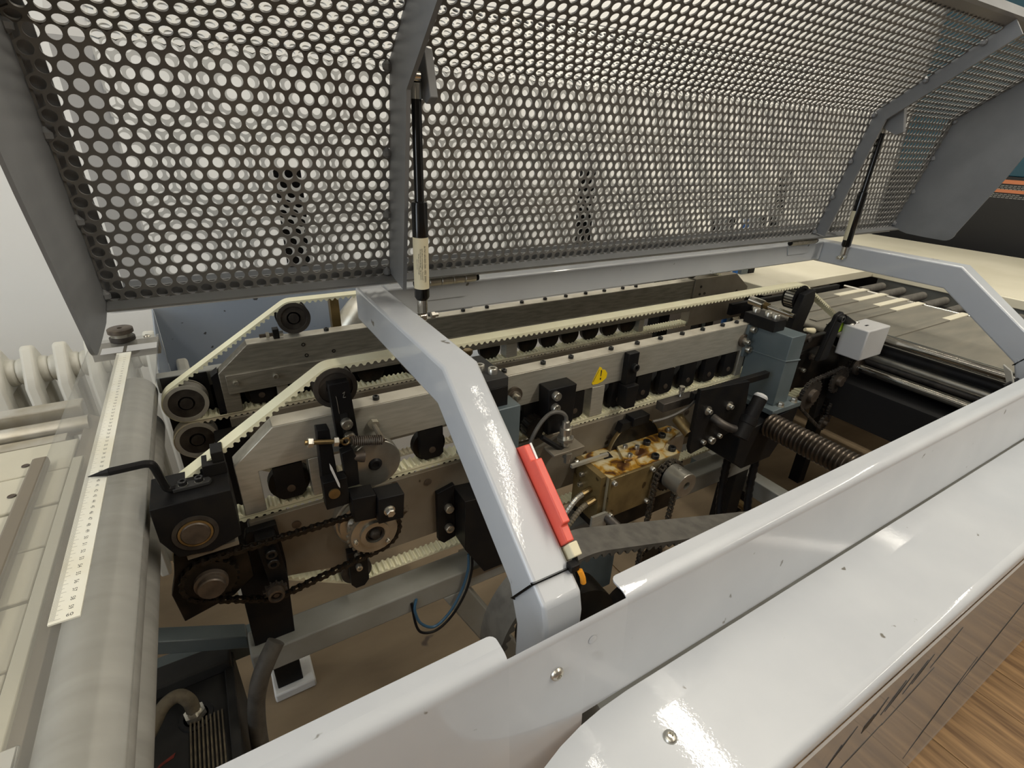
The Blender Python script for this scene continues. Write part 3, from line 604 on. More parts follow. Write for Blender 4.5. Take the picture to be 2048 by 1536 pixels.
# ================================================================ MIDDLE: clamps, sensor, gearbox
ck = thing('rail_clamp', (.34, .64, -.37), 'dark clamp over the front rail with bolts, next to the left arm', 'clamp')
add('bridge', MB().box(.318, .366, .610, .705, -.3499, -.334), 'darkgrey', ck, bevel=.001)
add('front_drop', MB().box(.318, .366, .610, .6425, -.385, -.350), 'dark', ck, bevel=.001)
for x, y in ((.338, .652), (.350, .632)): inst('screw', SC['z8'], (x, y, -.334), ck, UP)
add('tall_nut', MB().lathe((.335, .690, -.334), (0, 0, 1), [(.0075, 0), (.0075, .006), (.004, .0065), (.004, .012)], 6), 'bolt', ck)
add('hex_head', MB().lathe((.335, .690, -.322), (0, 0, 1), [(.0075, 0), (.0085, .002), (.0085, .008), (.007, .009)], 6), 'brass', ck)
add('cover_box', MB().box(.29, .3845, .600, .6425, -.470, -.383), 'machine', None, 'grey painted box on the front rail half hidden by the left arm', 'box', bevel=.0015)
def washer_bolt(x, label):
    o = thing('pivot_bolt', (x, .64, -.395), label, 'bolt', 'pivot bolts of the front rail')
    add('washer', MB().disc(x, -.387, .637, .6426, .0145, 26), 'rust', o); add('collar', MB().disc(x, -.387, .632, .637, .0085, 20), 'bolt', o); inst('screw', SC['z5'], (x, .632, -.387), o, FR)
washer_bolt(.396, 'pivot bolt with brown washer on the rail above the grey cover box'); washer_bolt(.983, 'pivot bolt with brown washer at the rail end by the grey tower')
bA = thing('roller_bracket', (.475, .63, -.46), 'wide black bracket with two screws on the front rail above the sensor cable', 'bracket')
add('body', MB().prism([(.446, -.377), (.504, -.377), (.502, -.448), (.492, -.465), (.450, -.465)], .612, .6425, 'Y'), 'dark', bA, bevel=.0012)
for z in (-.389, -.412): inst('screw', SC['z8'], (.460, .612, z), bA, FR)
add('pinion', gear(MB(), .432, -.452, .622, .6415, .019, 18, .002), 'greasy', bA)
bB = thing('guide_bracket', (.65, .63, -.46), 'narrow black upright guide bracket on the front rail right of the yellow sticker', 'bracket')
add('upper_bar', MB().box(.634, .660, .629, .6425, -.415, -.353), 'dark', bB, bevel=.001)
add('lower_bar', MB().prism([(.630, -.4155), (.660, -.4155), (.656, -.462), (.632, -.462)], .618, .6425, 'Y'), 'dark', bB, bevel=.001)
inst('screw', SC['b8'], (.650, .629, -.381), bB, FR)
sn = thing('proximity_sensor', (.465, .60, -.49), 'metal proximity sensor with hex nut and grey cable loop', 'sensor')
add('body', MB().lathe((.474, .592, -.468), (-.02, .05, 1), [(.0075, -.012), (.0075, .010), (.0105, .0105), (.0105, .022), (.0075, .0235), (.0062, .034), (.0045, .035)], 18), 'bolt', sn)
add('hex_nut', MB().lathe((.474, .592, -.470), (-.02, .05, 1), [(.0155, 0), (.0155, .006)], 6), 'bolt', sn)
add('cable', MB().tube(smooth_path([(.474, .594, -.434), (.473, .596, -.424), (.462, .598, -.415), (.444, .600, -.414), (.425, .600, -.428), (.409, .600, -.455), (.403, .600, -.485), (.40, .61, -.53)], 6), .0036, 8), 'rubbertop', sn)
add('holder', MB().box(.440, .505, .575, .612, -.487, -.482), 'oldsteel', sn, bevel=.001)
add('stop_screw', MB().lathe((.472, .580, -.508), (0, 0, 1), [(.006, 0), (.006, .010), (.009, .0105), (.009, .0205)], 6), 'bolt', sn)
add('angle_plate', MB().prism([(.415, -.485), (.470, -.470), (.470, -.500), (.43, -.532), (.405, -.525)], .606, .612, 'Y'), 'oldsteel', sn)
add('dark_bar', MB().cyl((.428, .598, -.455), (.476, .585, -.494), .005, 6), 'dark', sn)

gb = thing('gearbox', (.64, .595, -.645), 'oil stained amber steel gearbox with bolted lid and brass cutting disc', 'gearbox')
add('housing', MB().box(.5535, .737, .5545, .6375, -.647, -.5552), 'amberside', gb, bevel=.001)
add('stained_top', MB().box(.5535, .737, .5545, .6375, -.5551, -.5535), 'amber', gb)
add('lid', MB().prism([(.610, .577), (.712, .577), (.735, .590), (.79, .606), (.785, .636), (.640, .636), (.63, .622)], -.5533, -.5475, 'Z'), 'amber', gb, bevel=.0006)
add('front_cover', MB().box(.5545, .661, .549, .5543, -.645, -.5545), 'amberdark', gb, bevel=.0008)
for x, z in ((.5605, -.562), (.655, -.5615), (.562, -.637), (.655, -.637)): inst('screw', SC['z5'], (x, .549, z), gb, FR)
for x, y in ((.690, .602), (.738, .608), (.727, .568), (.677, .564)): inst('screw', SC['b8'], (x, y, -.5475 if y > .58 else -.5535), gb, UP)
for x, y in ((.640, .610), (.768, .618), (.628, .583), (.66, .598)): inst('screw', SC['z5'], (x, y, -.5475), gb, UP)
add('pocket', MB().prism([(.585, .605), (.604, .603), (.608, .622), (.588, .624)], -.5536, -.5525, 'Z'), 'blackcab', gb)
add('side_block', MB().box(.7375, .80, .60, .6375, -.60, -.5535), 'alu', gb, bevel=.001)
dz = add('cutting_disc', MB().lathe((.678, .6215, -.566), (0, 1, 0), [(.0660, -.0005), (.0670, -.001), (.0680, .0005), (.0680, .0075), (.0670, .0085), (.0660, .0085), (.0660, -.0005)], 64, False), 'brass', gb, label='brass rim of the cutting disc')
add('shaded_disc_web', MB().cyl((.678, .6225, -.566), (.678, .6290, -.566), .0660, 48), 'greasy', gb)  # disc face, blackened to carry the shadow lying on it
add('disc_guard', MB().prism([(.655, -.486), (.697, -.486), (.697, -.505), (.655, -.505)], .612, .6365, 'Y'), 'dark', gb, bevel=.001)
add('guard_stem', MB().prism([(.632, -.494), (.6545, -.494), (.6545, -.509), (.626, -.512)], .617, .632, 'Y'), 'dark', gb)
add('guide_strip', MB().box(.505, .592, .603, .609, -.5475, -.541), 'steel', gb)
add('mounting_wall', MB().box(.540, .5533, .560, .6375, -.66, -.5535), 'amberdark', gb)
for y, z in ((.610, -.575), (.612, -.600), (.630, -.560)): inst('screw', SC['z5'], (.540, y, z), gb, LF)
for k, (y0, z0, e) in enumerate(((.585, -.594, (.462, .575, -.66)), (.570, -.607, (.472, .560, -.68)))):
    add('hose_nipple', MB().cyl((.540, y0, z0), (.520, y0 - .001, z0 - .004), .0062, 10), 'brass', gb)
    pp = smooth_path([(.522, y0 - .001, z0 - .004), (.505, y0 - .003, z0 - .009), (.485, y0 - .006, z0 - .024), (.470, y0 - .006, z0 - .045), (.464, y0 - .006, z0 - .075)], 9); n = len(pp)
    add('corrugated_hose', MB().tube(pp, 0, 8, [.0048 + .0011 * (i % 2) for i in range(n)]), 'hose' if k else 'alu', gb)
add('plunger', MB().lathe((.560, .546, -.645), (.35, -.75, -.42), [(.0095, -.01), (.0095, .020), (.0065, .021), (.0065, .026), (.008, .027), (.008, .040), (.005, .041), (.005, .045), (.006, .046), (.006, .054)], 16), 'pulley', gb)
add('plunger_plate', MB().box(.520, .556, .548, .553, -.675, -.628), 'steel', gb)
add('base_block', MB().box(.56, .76, .565, .655, -.6998, -.6475), 'greasy', gb)
pw = thing('drive_pulley', (.698, .52, -.61), 'short steel cylinder on a chain sprocket at the right of the gearbox', 'pulley')
add('cylinder', MB().lathe((.698, .535, -.583), (0, -1, 0), [(.0255, 0), (.0255, .038), (.0245, .039), (.008, .039), (.007, .030), (.0001, .030)], 36, False), 'wheel', pw)
add('set_screw', MB().lathe((.698, .518, -.5578), (0, 0, 1), [(.0035, 0), (.0035, .0012)], 10), 'bolt', pw)
add('sprocket', gear(MB(), .698, -.589, .5390, .5445, .030, 22, .0035), 'greasy', pw)
add('shaft', MB().cyl((.698, .536, -.587), (.698, .5540, -.587), .012, 16), 'pulley', pw)
chain([(.698, -.589, .0335), (.690, -.80, .030)], .5418, .0095, .0100, 'chaingrey', 'dark roller chain hanging from the short steel cylinder beside the gearbox', True)
add('lower_sprocket', gear(MB(), .690, -.80, .5390, .5445, .0265, 18, .0035), 'greasy', None, 'greasy sprocket at the bottom of the hanging chain', 'sprocket')
mo = thing('drive_motor', (.70, .45, -1.06), 'dark motor and bearing blocks below the gearbox chain', 'motor')
add('body', MB().cyl((.66, .36, -.94), (.66, .56, -.94), .075, 32), 'greasy', mo)
add('end_cap', MB().lathe((.66, .36, -.94), (0, -1, 0), [(.07, 0), (.062, .012), (.02, .016)], 32), 'dark', mo)
add('base', MB().box(.59, .73, .38, .55, FZ + .0055, -1.012), 'dark', mo, bevel=.002)
add('strut_plate', MB().box(.52, .64, .592, .604, -.90, -.7455), 'machine', mo, bevel=.001)

# red safety switch along the left arm
rs = thing('safety_switch', (.228, .30, -.33), 'long red plastic safety switch strip on the right side of the left arm', 'switch')
yz = lambda p: (p[0], p[1])
add('housing', MB().prism([(.3475, -.268), (.333, -.2565), (.320, -.2665), (.314, -.2605), (.265, -.2965), (.268, -.302), (.257, -.311), (.271, -.331), (.278, -.326)], .2182, .2265, 'X'), 'red', rs, bevel=.0012)
add('end_rivet', MB().lathe((.2265, .268, -.313), (1, 0, 0), [(.0028, 0), (.0024, .001)], 12), 'red', rs)
add('white_edge', MB().prism([(.333, -.2562), (.3205, -.2663), (.3200, -.2655), (.3325, -.2554)], .2250, .2268, 'X'), 'white', rs)
add('cable_gland', MB().prism([(.2565, -.3118), (.247, -.3195), (.257, -.3335), (.2665, -.3265)], .2195, .2285, 'X'), 'label', rs, bevel=.001)
add('cable', MB().tube(smooth_path([(.224, .252, -.325), (.2245, .246, -.338), (.225, .243, -.352), (.226, .246, -.40)], 5), .0026, 8), 'dark', rs)
add('orange_sleeve', MB().tube(smooth_path([(.2225, .2415, -.331), (.2245, .2395, -.337), (.2255, .2385, -.344)], 5), .0026, 8), 'orangebit', rs)
ti = thing('cable_tie', (.20, .25, -.35), 'black cable tie wrapped round the lower left arm', 'cable tie')
def tie_on(t, x0, x1, yt, zt, yb, zb, ydir, head=True):
    n = Vector((0, .569, .822)); s = Vector((0, -.822, .569)); wv = s * .0028
    a = Vector((x0 - .001, yt, zt)) + n * .001; b = Vector((x1 + .001, yt, zt)) + n * .001; c = Vector((x1 + .001, yb, zb)); d = Vector((x0 - .001, yb, zb)); q = MB()
    for p1, p2, nn in ((a, b, n), (b, c, Vector((1, 0, 0))), (c, d, -n), (d, a, Vector((-1, 0, 0)))):
        q.add([p1 - wv, p1 + wv, p2 + wv, p2 - wv] + [p + nn * .0012 for p in (p1 - wv, p1 + wv, p2 + wv, p2 - wv)], [(0, 1, 2, 3), (4, 5, 6, 7), (0, 1, 5, 4), (1, 2, 6, 5), (2, 3, 7, 6), (3, 0, 4, 7)])
    add('strap', q, 'glossblack', t)
    if head: add('head', MB().box(x1 - .0045, x1 + .0045, yt - .005, yt + .003, zt + .000, zt + .007), 'dark', t, bevel=.0008)
tie_on(ti, .179, .2178, .2465, -.3308, .2755, -.3735, 1)
t2 = thing('cable_tie', (1.34, .28, -.38), 'black cable tie round the foot of the far right arm', 'cable tie')
tie_on(t2, 1.320, 1.359, .2545, -.3252, .283, -.3675, 1, False)
# big rubber timing belt
bt = belt_mesh([(.282, -.497, .098), (.66, -.605, .085)], .300, .340, .0045, .0045, .0125)
add('timing_belt', bt, 'rubbertop', None, 'wide dusty black rubber timing belt passing behind the foot of the left arm', 'belt', ang=60)
tp = thing('timing_pulley', (.66, .32, -.68), 'dark timing pulley inside the wide rubber belt', 'pulley')
add('wheel', MB().cyl((.66, .298, -.605), (.66, .342, -.605), .079, 36), 'greasy', tp); add('hub', MB().cyl((.66, .28, -.605), (.66, .2975, -.605), .03, 24), 'pulley', tp)
tp = thing('timing_pulley', (.282, .32, -.58), 'dark timing pulley at the left turn of the wide rubber belt', 'pulley')
add('wheel', MB().cyl((.282, .304, -.515), (.282, .336, -.515), .060, 36), 'greasy', tp)
for k, (x0, x1, z, m, lab) in enumerate(((.305, .335, -.56, 'blackcab', 'black motor bracket bar behind the panel notch'), (.345, .362, -.56, 'machine', 'grey steel bar beside the black bar behind the panel notch'), (.40, .44, -.58, 'machine', 'grey steel bar behind the panel near the timing belt'))):
    add('support_bar', MB().box(x0, x1, .245, .296, -.72, z), m, None, lab, 'bar', bevel=.001)

# ================================================================ RIGHT END
tw = thing('grey_tower', (1.02, .59, -.525), 'grey box tower with weld seam and bolted foot at the front rail end', 'column')
add('column', MB().box(1.0065, 1.056, .549, .6425, -.5125, -.353), 'machine', tw, bevel=.001)
add('weld_seam', MB().tube([(1.0058, .642, -.411), (1.0058, .548, -.406), (1.0565, .548, -.411)], .0018, 8), 'machine', tw)
add('foot_flange', MB().box(.985, 1.088, .533, .64, -.5245, -.5127), 'machine', tw, bevel=.001)
for x, y in ((1.022, .541), (1.07, .541)): inst('hex_bolt', SC['hz'], (x, y, -.5127), tw, UP)
add('ear', MB().box(.988, 1.006, .636, .6425, -.425, -.352), 'machine', tw)
for z in (-.361, -.408): inst('screw', SC['z8'], (.997, .636, z), tw, FR)
kc = thing('top_clamp', (1.0, .62, -.353), 'black clamp block with three screws on top of the grey tower', 'clamp')
add('block', MB().box(.993, 1.032, .586, .66, -.3525, -.328), 'dark', kc, bevel=.001)
for y in (.60, .618, .648): inst('screw', SC['z8'], (1.014, y, -.328), kc, UP)
rd = thing('pneumatic_rod', (1.12, .69, -.345), 'chrome rod with brass fitting behind the black top clamp', 'rod')
add('barrel', MB().cyl((1.115, .735, -.337), (1.118, .700, -.340), .0105, 18), 'chrome', rd); add('rod', MB().cyl((1.118, .700, -.340), (1.125, .625, -.346), .006, 14), 'chrome', rd)
add('fitting', MB().lathe((1.1185, .697, -.340), (0, -1, -.06), [(.009, 0), (.009, .010)], 6), 'brass', rd)
pb = thing('pulley_bearer', (1.16, .635, -.42), 'black bearer plate carrying the upper right belt pulley', 'bracket')
add('plate', MB().prism([(1.145, -.300), (1.185, -.292), (1.192, -.32), (1.165, -.43), (1.115, -.43)], .626, .6405, 'Y'), 'dark', pb, bevel=.001)
inst('screw', SC['b8'], (1.135, .626, -.405), pb, FR)
lb = thing('carrier_block', (.97, .56, -.66), 'black cast carrier block under the grey tower holding the screw spindle', 'block')
add('block', MB().prism([(.895, -.545), (1.088, -.5248), (1.082, -.565), (1.03, -.645), (.93, -.645), (.895, -.62)], .535, .6375, 'Y'), 'dark', lb, bevel=.002)
sd = thing('screw_spindle', (.985, .38, -.57), 'thick dark screw spindle with coarse thread running to the front panel', 'spindle')
pp = [Vector((.985, .5345 - i * .0023, -.545)) for i in range(138)]
add('thread', MB().tube(pp, 0, 20, [(.0255, .0272, .0272, .0238)[i % 4] for i in range(138)]), 'spindle', sd, ang=60)
bp = thing('guide_plate', (.83, .55, -.565), 'black guide plate with six bright screws and a short shaft', 'bracket')
add('plate', MB().prism([(.757, -.420), (.905, -.432), (.915, -.50), (.892, -.545), (.768, -.567), (.760, -.55)], .553, .562, 'Y'), 'dark', bp, bevel=.001)
for x, z in ((.791, -.472), (.856, -.477)):
    add('washer', MB().disc(x, z, .5515, .553, .0095, 18), 'bolt', bp); inst('screw', SC['z5'], (x, .5515, z), bp, FR)
for x, z, s in ((.795, -.544, 'z5'), (.820, -.547, 'z8'), (.844, -.543, 'z5')): inst('screw', SC[s], (x, .553, z), bp, FR)
add('shaft_elbow', MB().tube(smooth_path([(.812, .553, -.493), (.814, .535, -.497), (.828, .522, -.505), (.85, .512, -.512)], 5), .0085, 12), 'pulley', bp)
add('bushing', MB().cyl((.765, .5625, -.523), (.765, .600, -.505), .0125, 18), 'brass', bp)
add('slide_bar', MB().box(.755, .985, .563, .575, -.446, -.432), 'dark', bp, bevel=.001)
hd = thing('black_handle', (.87, .50, -.50), 'black cylindrical grip handle with rounded grey end cap', 'handle')
ha, hb = Vector((.842, .505, -.522)), Vector((.893, .515, -.446))
add('grip', MB().lathe(ha, hb - ha, [(.0155, 0), (.0155, .030), (.0165, .031), (.0165, .045), (.0135, .046), (.0135, .088)], 22), 'dark', hd)
add('end_cap', MB().lathe(ha, hb - ha, [(.0133, .0882), (.0135, .092), (.010, .096), (.004, .0975)], 22), 'lightbox', hd)
fk = thing('limit_switch', (.73, .60, -.45), 'small greasy wire and metal lever switch under the front rail', 'switch')
add('body', MB().box(.700, .790, .585, .605, -.470, -.452), 'pulley', fk, bevel=.001)
add('wire', MB().tube(smooth_path([(.665, .575, -.475), (.690, .572, -.474), (.72, .570, -.470), (.76, .572, -.462), (.782, .578, -.452)], 5), .0025, 6), 'rubbertop', fk)
add('screw_post', MB().lathe((.757, .597, -.452), (0, 0, 1), [(.004, 0), (.003, .004), (.005, .005), (.005, .012), (.0035, .013), (.0055, .014), (.0055, .021)], 12), 'bolt', fk)

# chain drive behind the tower
rg_ = thing('chain_drive', (1.18, .57, -.60), 'greasy dark drive head with sprockets right of the grey tower', 'drive head')
add('casting', MB().prism([(1.09, -.42), (1.20, -.40), (1.275, -.435), (1.30, -.50), (1.16, -.515), (1.09, -.50)], .575, .66, 'Y'), 'greasy', rg_, bevel=.004)
add('arm', MB().prism([(1.225, -.50), (1.26, -.50), (1.262, -.61), (1.235, -.615)], .566, .580, 'Y'), 'dark', rg_, bevel=.001)
for x, z, rr, t in ((1.155, -.52, .036, 24), (1.262, -.505, .030, 20), (1.285, -.585, .020, 14), (1.262, -.622, .016, 12)):
    s = add('sprocket', gear(MB(), x, z, .549, .555, rr, t, .0035), 'pulley', rg_); add('sprocket_boss', MB().lathe((x, .549, z), (0, -1, 0), [(rr * .45, 0), (rr * .42, .009)], 18), 'rust', s)
chain([(1.155, -.52, .0385), (1.262, -.505, .0325), (1.262, -.622, .0185)], .552, .0095, .008, 'pulley', 'small roller chain round the sprockets right of the grey tower', False)
chain([(1.335, -.487, .022), (1.285, -.590, .024)], .563, .0095, .008, 'greasy', 'dark roller chain running down from the chrome roller shaft', False)
for k, (x, y, z, s) in enumerate(((1.11, .588, -.385, 'b8'), (1.15, .58, -.43, 'hr'), (1.19, .58, -.41, 'z5'), (1.13, .574, -.46, 'z5'))): inst('screw', SC[s], (x, .575, z), rg_, FR)
ed = thing('belt_guide', (1.14, .55, -.43), 'black upright guide head with clamp and lime green label', 'guide head')
add('post', MB().prism([(1.150, -.325), (1.168, -.318), (1.180, -.328), (1.164, -.43), (1.128, -.43)], .545, .5565, 'Y'), 'dark', ed, bevel=.003)
inst('screw', SC['b8'], (1.160, .545, -.332), ed, FR)
add('label_plate', MB().prism([(1.188, -.347), (1.210, -.346), (1.212, -.372), (1.181, -.3735)], .557, .561, 'Y'), 'lime', ed, label='lime green label')
add('label_edge', MB().prism([(1.2102, -.346), (1.2135, -.3458), (1.2155, -.372), (1.2122, -.372)], .557, .561, 'Y'), 'white', ed)
add('knob', MB().cyl((1.195, .556, -.338), (1.232, .55, -.357), .0085, 12), 'dark', ed)
add('cross_piece', MB().box(1.06, 1.17, .562, .5748, -.40, -.372), 'greasy', ed, bevel=.002)
add('cross_screw', MB().lathe((1.085, .562, -.372), (0, -1, 0), [(.011, 0), (.011, .003), (.006, .004), (.006, .008)], 14), 'pulley', ed)
add('felt_tip', MB().cyl((1.145, .585, -.372), (1.120, .59, -.366), .008, 12, .004), 'label', ed)
cv = thing('cover_box', (1.255, .525, -.425), 'pale grey folded metal cover box at the end of the chrome rollers', 'box')
add('shell', MB().box(1.207, 1.299, .500, .556, -.425, -.354), 'lightbox', cv, bevel=.003)
for x, y in ((1.22, .545), (1.245, .548)): inst('screw', SC['dm'], (x, y, -.354), cv, UP)
add('vent_slot', MB().box(1.238, 1.250, .523, .527, -.3538, -.3534), 'dark', cv)
rr_ = thing('roller_set', (1.345, .42, -.50), 'set of polished steel and dark rollers across the outfeed', 'rollers')
for x, z, rad_, m, y0, y1 in ((1.340, -.400, .0115, 'chrome', .27, .565), (1.335, -.4835, .0115, 'chrome', .30, .545), (1.352, -.430, .013, 'dark', .27, .565), (1.35, -.452, .010, 'wheel', .27, .565), (1.36, -.468, .010, 'pulley', .27, .565)):
    add('roller', MB().cyl((x, y0, z), (x, y1, z), rad_, 22), m, rr_)
add('side_bearer', MB().box(1.25, 1.42, .266, .2695, -.52, -.39), 'dark', rr_)
add('under_tray', MB().box(1.27, 1.60, .275, .58, -.60, -.506), 'blackcab', rr_)
add('bearing_flange', MB().lathe((1.335, .5455, -.4835), (0, 1, 0), [(.02, 0), (.02, .008)], 20), 'rust', rr_)
add('shield_bar', MB().prism([(1.365, -.37), (1.375, -.37), (1.375, -.42), (1.365, -.42)], .24, .2655, 'Y'), 'alu', None, 'flat steel bar standing by the foot of the far right arm', 'bar')
add('edge_bar', MB().prism([(.275, -.372), (.29, -.364), (.215, -.505), (.20, -.513)], 1.285, 1.292, 'X'), 'alu', None, 'flat metal bar slanting beside the rollers at the right panel end', 'bar')

# outfeed conveyor with narrow belts
of = thing('outfeed_conveyor', (1.66, .58, -.46), 'outfeed conveyor with worn dark grey wide belt', 'conveyor')
add('wide_belt', MB().box(1.385, 1.915, .275, .905, -.447, -.4335), 'conveyor', of, bevel=.006, seg=3)
add('end_shaft', MB().cyl((1.925, .27, -.437), (1.925, .925, -.437), .0055, 12), 'chrome', of)
add('side_rail', MB().box(1.30, 1.86, .908, .922, -.455, -.421), 'dark', of, bevel=.001)
add('frame', MB().box(1.45, 1.90, .30, .89, -.60, -.4475), 'blackcab', of)
for x in (1.48, 1.86): 
    for y in (.34, .84): add('leg', MB().box(x - .02, x + .02, y - .02, y + .02, FZ + .0055, -.6005), 'dark', of)
for k, (y, x0, xs) in enumerate(((.857, 1.60, 1.752), (.796, 1.45, 1.752), (.734, 1.42, 1.752), (.686, 1.42, 1.752), (.567, 1.385, 1.80))):
    b = thing('narrow_belt', (1.7, y, -.433), 'narrow flat belt with pale section on the outfeed, number %s from the back' % ('one two three four five'.split()[k]), 'belt', 'narrow outfeed belts')
    w2 = .0105
    add('worn_section', MB().box(x0, xs, y - w2, y + w2, -.4333, -.4302), 'conveyor', b)
    add('pale_section', MB().prism([(xs, -.4333), (xs, -.4302), (1.925, -.4302), (1.936, -.4315), (1.939, -.436), (1.930, -.4333)], y - w2, y + w2, 'Y'), 'cream', b)
ft = thing('roller_track', (2.02, .72, -.50), 'row of short dark transfer rollers at the end of the outfeed belt', 'rollers')
for k in range(8): add('roller', MB().lathe((1.955, .885 - k * .066, -.447), (1, 0, 0), [(.008, 0), (.014, .001), (.014, .15), (.008, .151)], 18), 'rubbertop', ft)
add('bed', MB().box(1.945, 2.12, .37, .93, -.52, -.468), 'blackcab', ft)
# big cream table and black cabinet
tbl = thing('sorting_table', (2.6, 1.0, FZ), 'large cream laminate table beyond the outfeed conveyor', 'table')
add('table_top', MB().prism([(2.14, .10), (3.05, .10), (3.05, 1.53), (1.50, 1.53), (1.50, .945), (2.14, .945)], -.43, -.40, 'Z'), 'cream', tbl, bevel=.003)
for x, y in ((2.25, .2), (2.95, .2), (2.95, 1.45), (1.6, 1.45), (1.6, 1.03)): add('leg', MB().box(x - .03, x + .03, y - .03, y + .03, FZ + (.0055 if x < 3.6 and y > .3 else 0.0055), -.4302), 'dark', tbl)
add('apron', MB().box(2.16, 2.18, .14, .93, -.53, -.4302), 'beamgrey', tbl)
cab = thing('control_cabinet', (3.6, .8, FZ), 'tall black machine cabinet with teal upper panel behind the cream table', 'cabinet')
add('lower_body', MB().box(3.30, 4.0, -.3, 1.53, FZ, -.0905), 'blackcab', cab)
add('upper_body', MB().box(3.31, 4.0, -.3, 1.53, -.09, .75), 'teal', cab, bevel=.004)
add('base_ledge', MB().box(3.20, 3.2995, -.3, 1.53, FZ, -.44), 'darkgrey', cab)
lbm = MB(); wlm = MB()
for y0, y1, z0, z1 in ((.86, 1.058, -.121, -.104), (.90, 1.072, -.160, -.146)): lbm.box(3.2985, 3.2998, y0, y1, z0, z1)
for k, (z, y1, L) in enumerate(((-.129, 1.062, .2), (-.136, 1.064, .2), (-.143, 1.058, .17), (-.167, 1.07, .1), (-.174, 1.074, .2), (-.181, 1.076, .18), (-.192, .90, .05))):
    x = y1
    while x > y1 - L: wlm.box(3.2985, 3.2998, x - .012, x, z - .0022, z + .0008); x -= .0155
add('orange_label_bars', lbm, 'orange', cab); add('small_print', wlm, 'print', cab, kind='stuff')
# things between the rear rail and the wall, right
pz = thing('upright_posts', (1.5, 1.02, FZ), 'dark and grey uprights with blue taped pipe behind the right end', 'posts')
for x0, x1, m in ((1.40, 1.415, 'dark'), (1.42, 1.435, 'machine'), (1.44, 1.475, 'dark'), (1.565, 1.60, 'machine'), (1.605, 1.635, 'dark')): add('upright', MB().box(x0, x1, 1.09, 1.12, FZ + .0055, -.21), m, pz)
add('blue_pipe', MB().cyl((1.545, 1.10, -1.10), (1.545, 1.10, -.21), .009, 12), 'bluedeep', pz)
add('red_wire', MB().tube(smooth_path([(1.59, 1.088, -.325), (1.575, 1.08, -.335), (1.565, 1.082, -.35), (1.59, 1.087, -.352), (1.605, 1.087, -.33)], 5), .0018, 6), 'red', pz)
add('pipe_bracket', MB().box(1.50, 1.56, 1.06, 1.089, -.44, -.43), 'lightbox', pz)

# ================================================================ FRONT PANEL, LEDGE, SIDE SHEET
fp = thing('machine_fairing', (.7, .21, -.46), 'light grey enamelled front panel with folded top edge and arm notch', 'panel')
SL = Vector((-.0747, -.9972)); PT = Vector((.2085, -.3440))      # down the face in (Y, Z)
def face(x0, x1, t, fl):
    a, c, e = PT + SL * .0105, PT, Vector((.2205, -.345))
    c = Vector((.2090, -.3447))
    arc = [tuple(a * (1 - q) ** 2 + c * 2 * q * (1 - q) + e * q * q) for q in np.linspace(0, 1, 8)]
    if not fl: arc = arc[:4]
    outer = [tuple(PT + SL * t)] + arc
    k = len(outer); inner = [(y + .0016 * (1 - (i / k) ** 2), z - .0016 * (i / k) ** 1.5) for i, (y, z) in enumerate(outer)]
    return MB().prism(outer + inner[::-1], x0, x1, 'X')
add('panel_face', face(-.20, .134, .28, True), 'paint', fp, ang=50); add('panel_face', face(.2505, 2.10, .1140, True), 'paint', fp, ang=50)
pm_ = face(.1340, .2085, .28, False); q = face(.2085, .2505, .1140, False); pm_.add(q.v, q.f)
add('notch_face', pm_, 'paint', fp, ang=50)
def flange(x0, x1, rl, rr):
    rad2 = .006; top = []
    if rr: top += [(x1, .2325 - rad2)] + [(x1 - rad2 + rad2 * math.cos(t), .2325 - rad2 + rad2 * math.sin(t)) for t in np.linspace(.3, PI / 2, 4)]
    else: top += [(x1, .2325)]
    if rl: top += [(x0 + rad2 - rad2 * math.cos(t), .2325 - rad2 + rad2 * math.sin(t)) for t in np.linspace(PI / 2, .3, 4)] + [(x0, .2325 - rad2)]
    else: top += [(x0, .2325)]
    return MB().prism([(x0, .2204), (x1, .2204)] + top, -.3467, -.3450, 'Z')
add('top_flange', flange(-.20, .134, False, True), 'paint', fp); add('top_flange', flange(.2505, 2.10, True, False), 'paint', fp)
inst('screw', SC['dm'], (.1785, .2050, -.3888), fp, (1.496, 0, 0))
add('dent', MB().lathe((.2135, .2060, -.3715), (0, -1, .0747), [(.004, 0), (.0032, .0004), (.0001, .0005)], 14), 'paint', fp)
ld = thing('front_ledge', (.9, .12, -.40), 'light grey ledge with rounded corner along the front, lightly scratched', 'ledge')
lpts = [(0.1053, 0.093), (0.1053, 0.121), (0.1083, 0.1428), (0.1186, 0.1598), (0.1356, 0.1725), (0.1562, 0.1816), (0.1767, 0.188), (0.2009, 0.1931), (0.2276, 0.1963), (0.2603, 0.1977), (2.10, .1975), (2.10, .093)]
add('top_plate', MB().prism(lpts, -.4618, -.4600, 'Z'), 'paint', ld)
arc = [(.0930 - .010 * math.sin(t), -.4700 + .010 * math.cos(t)) for t in np.linspace(0, PI / 2, 7)]; inn = [(.0930 - .0082 * math.sin(t), -.4700 + .0082 * math.cos(t)) for t in np.linspace(0, PI / 2, 7)]
add('rolled_front', MB().prism(arc + [(.0830, -.474), (.0848, -.474)] + inn[::-1], .1053, 2.10, 'X'), 'paint', ld, ang=80)
inst('screw', SC['dm'], (.2636, .148, -.4600), ld, UP)
add('inner_rail', MB().box(.235, 2.05, .204, .225, -.53, -.478), 'beamgrey', ld)
ms = thing('side_sheet', (1.1, .08, -1.09), 'hazy clear plastic side sheet under the ledge with dark printed strokes', 'plastic sheet')
add('sheet', MB().box(.30, 2.10, .0798, .0822, -1.09, -.4745), 'milky', ms)
stroke = MB()
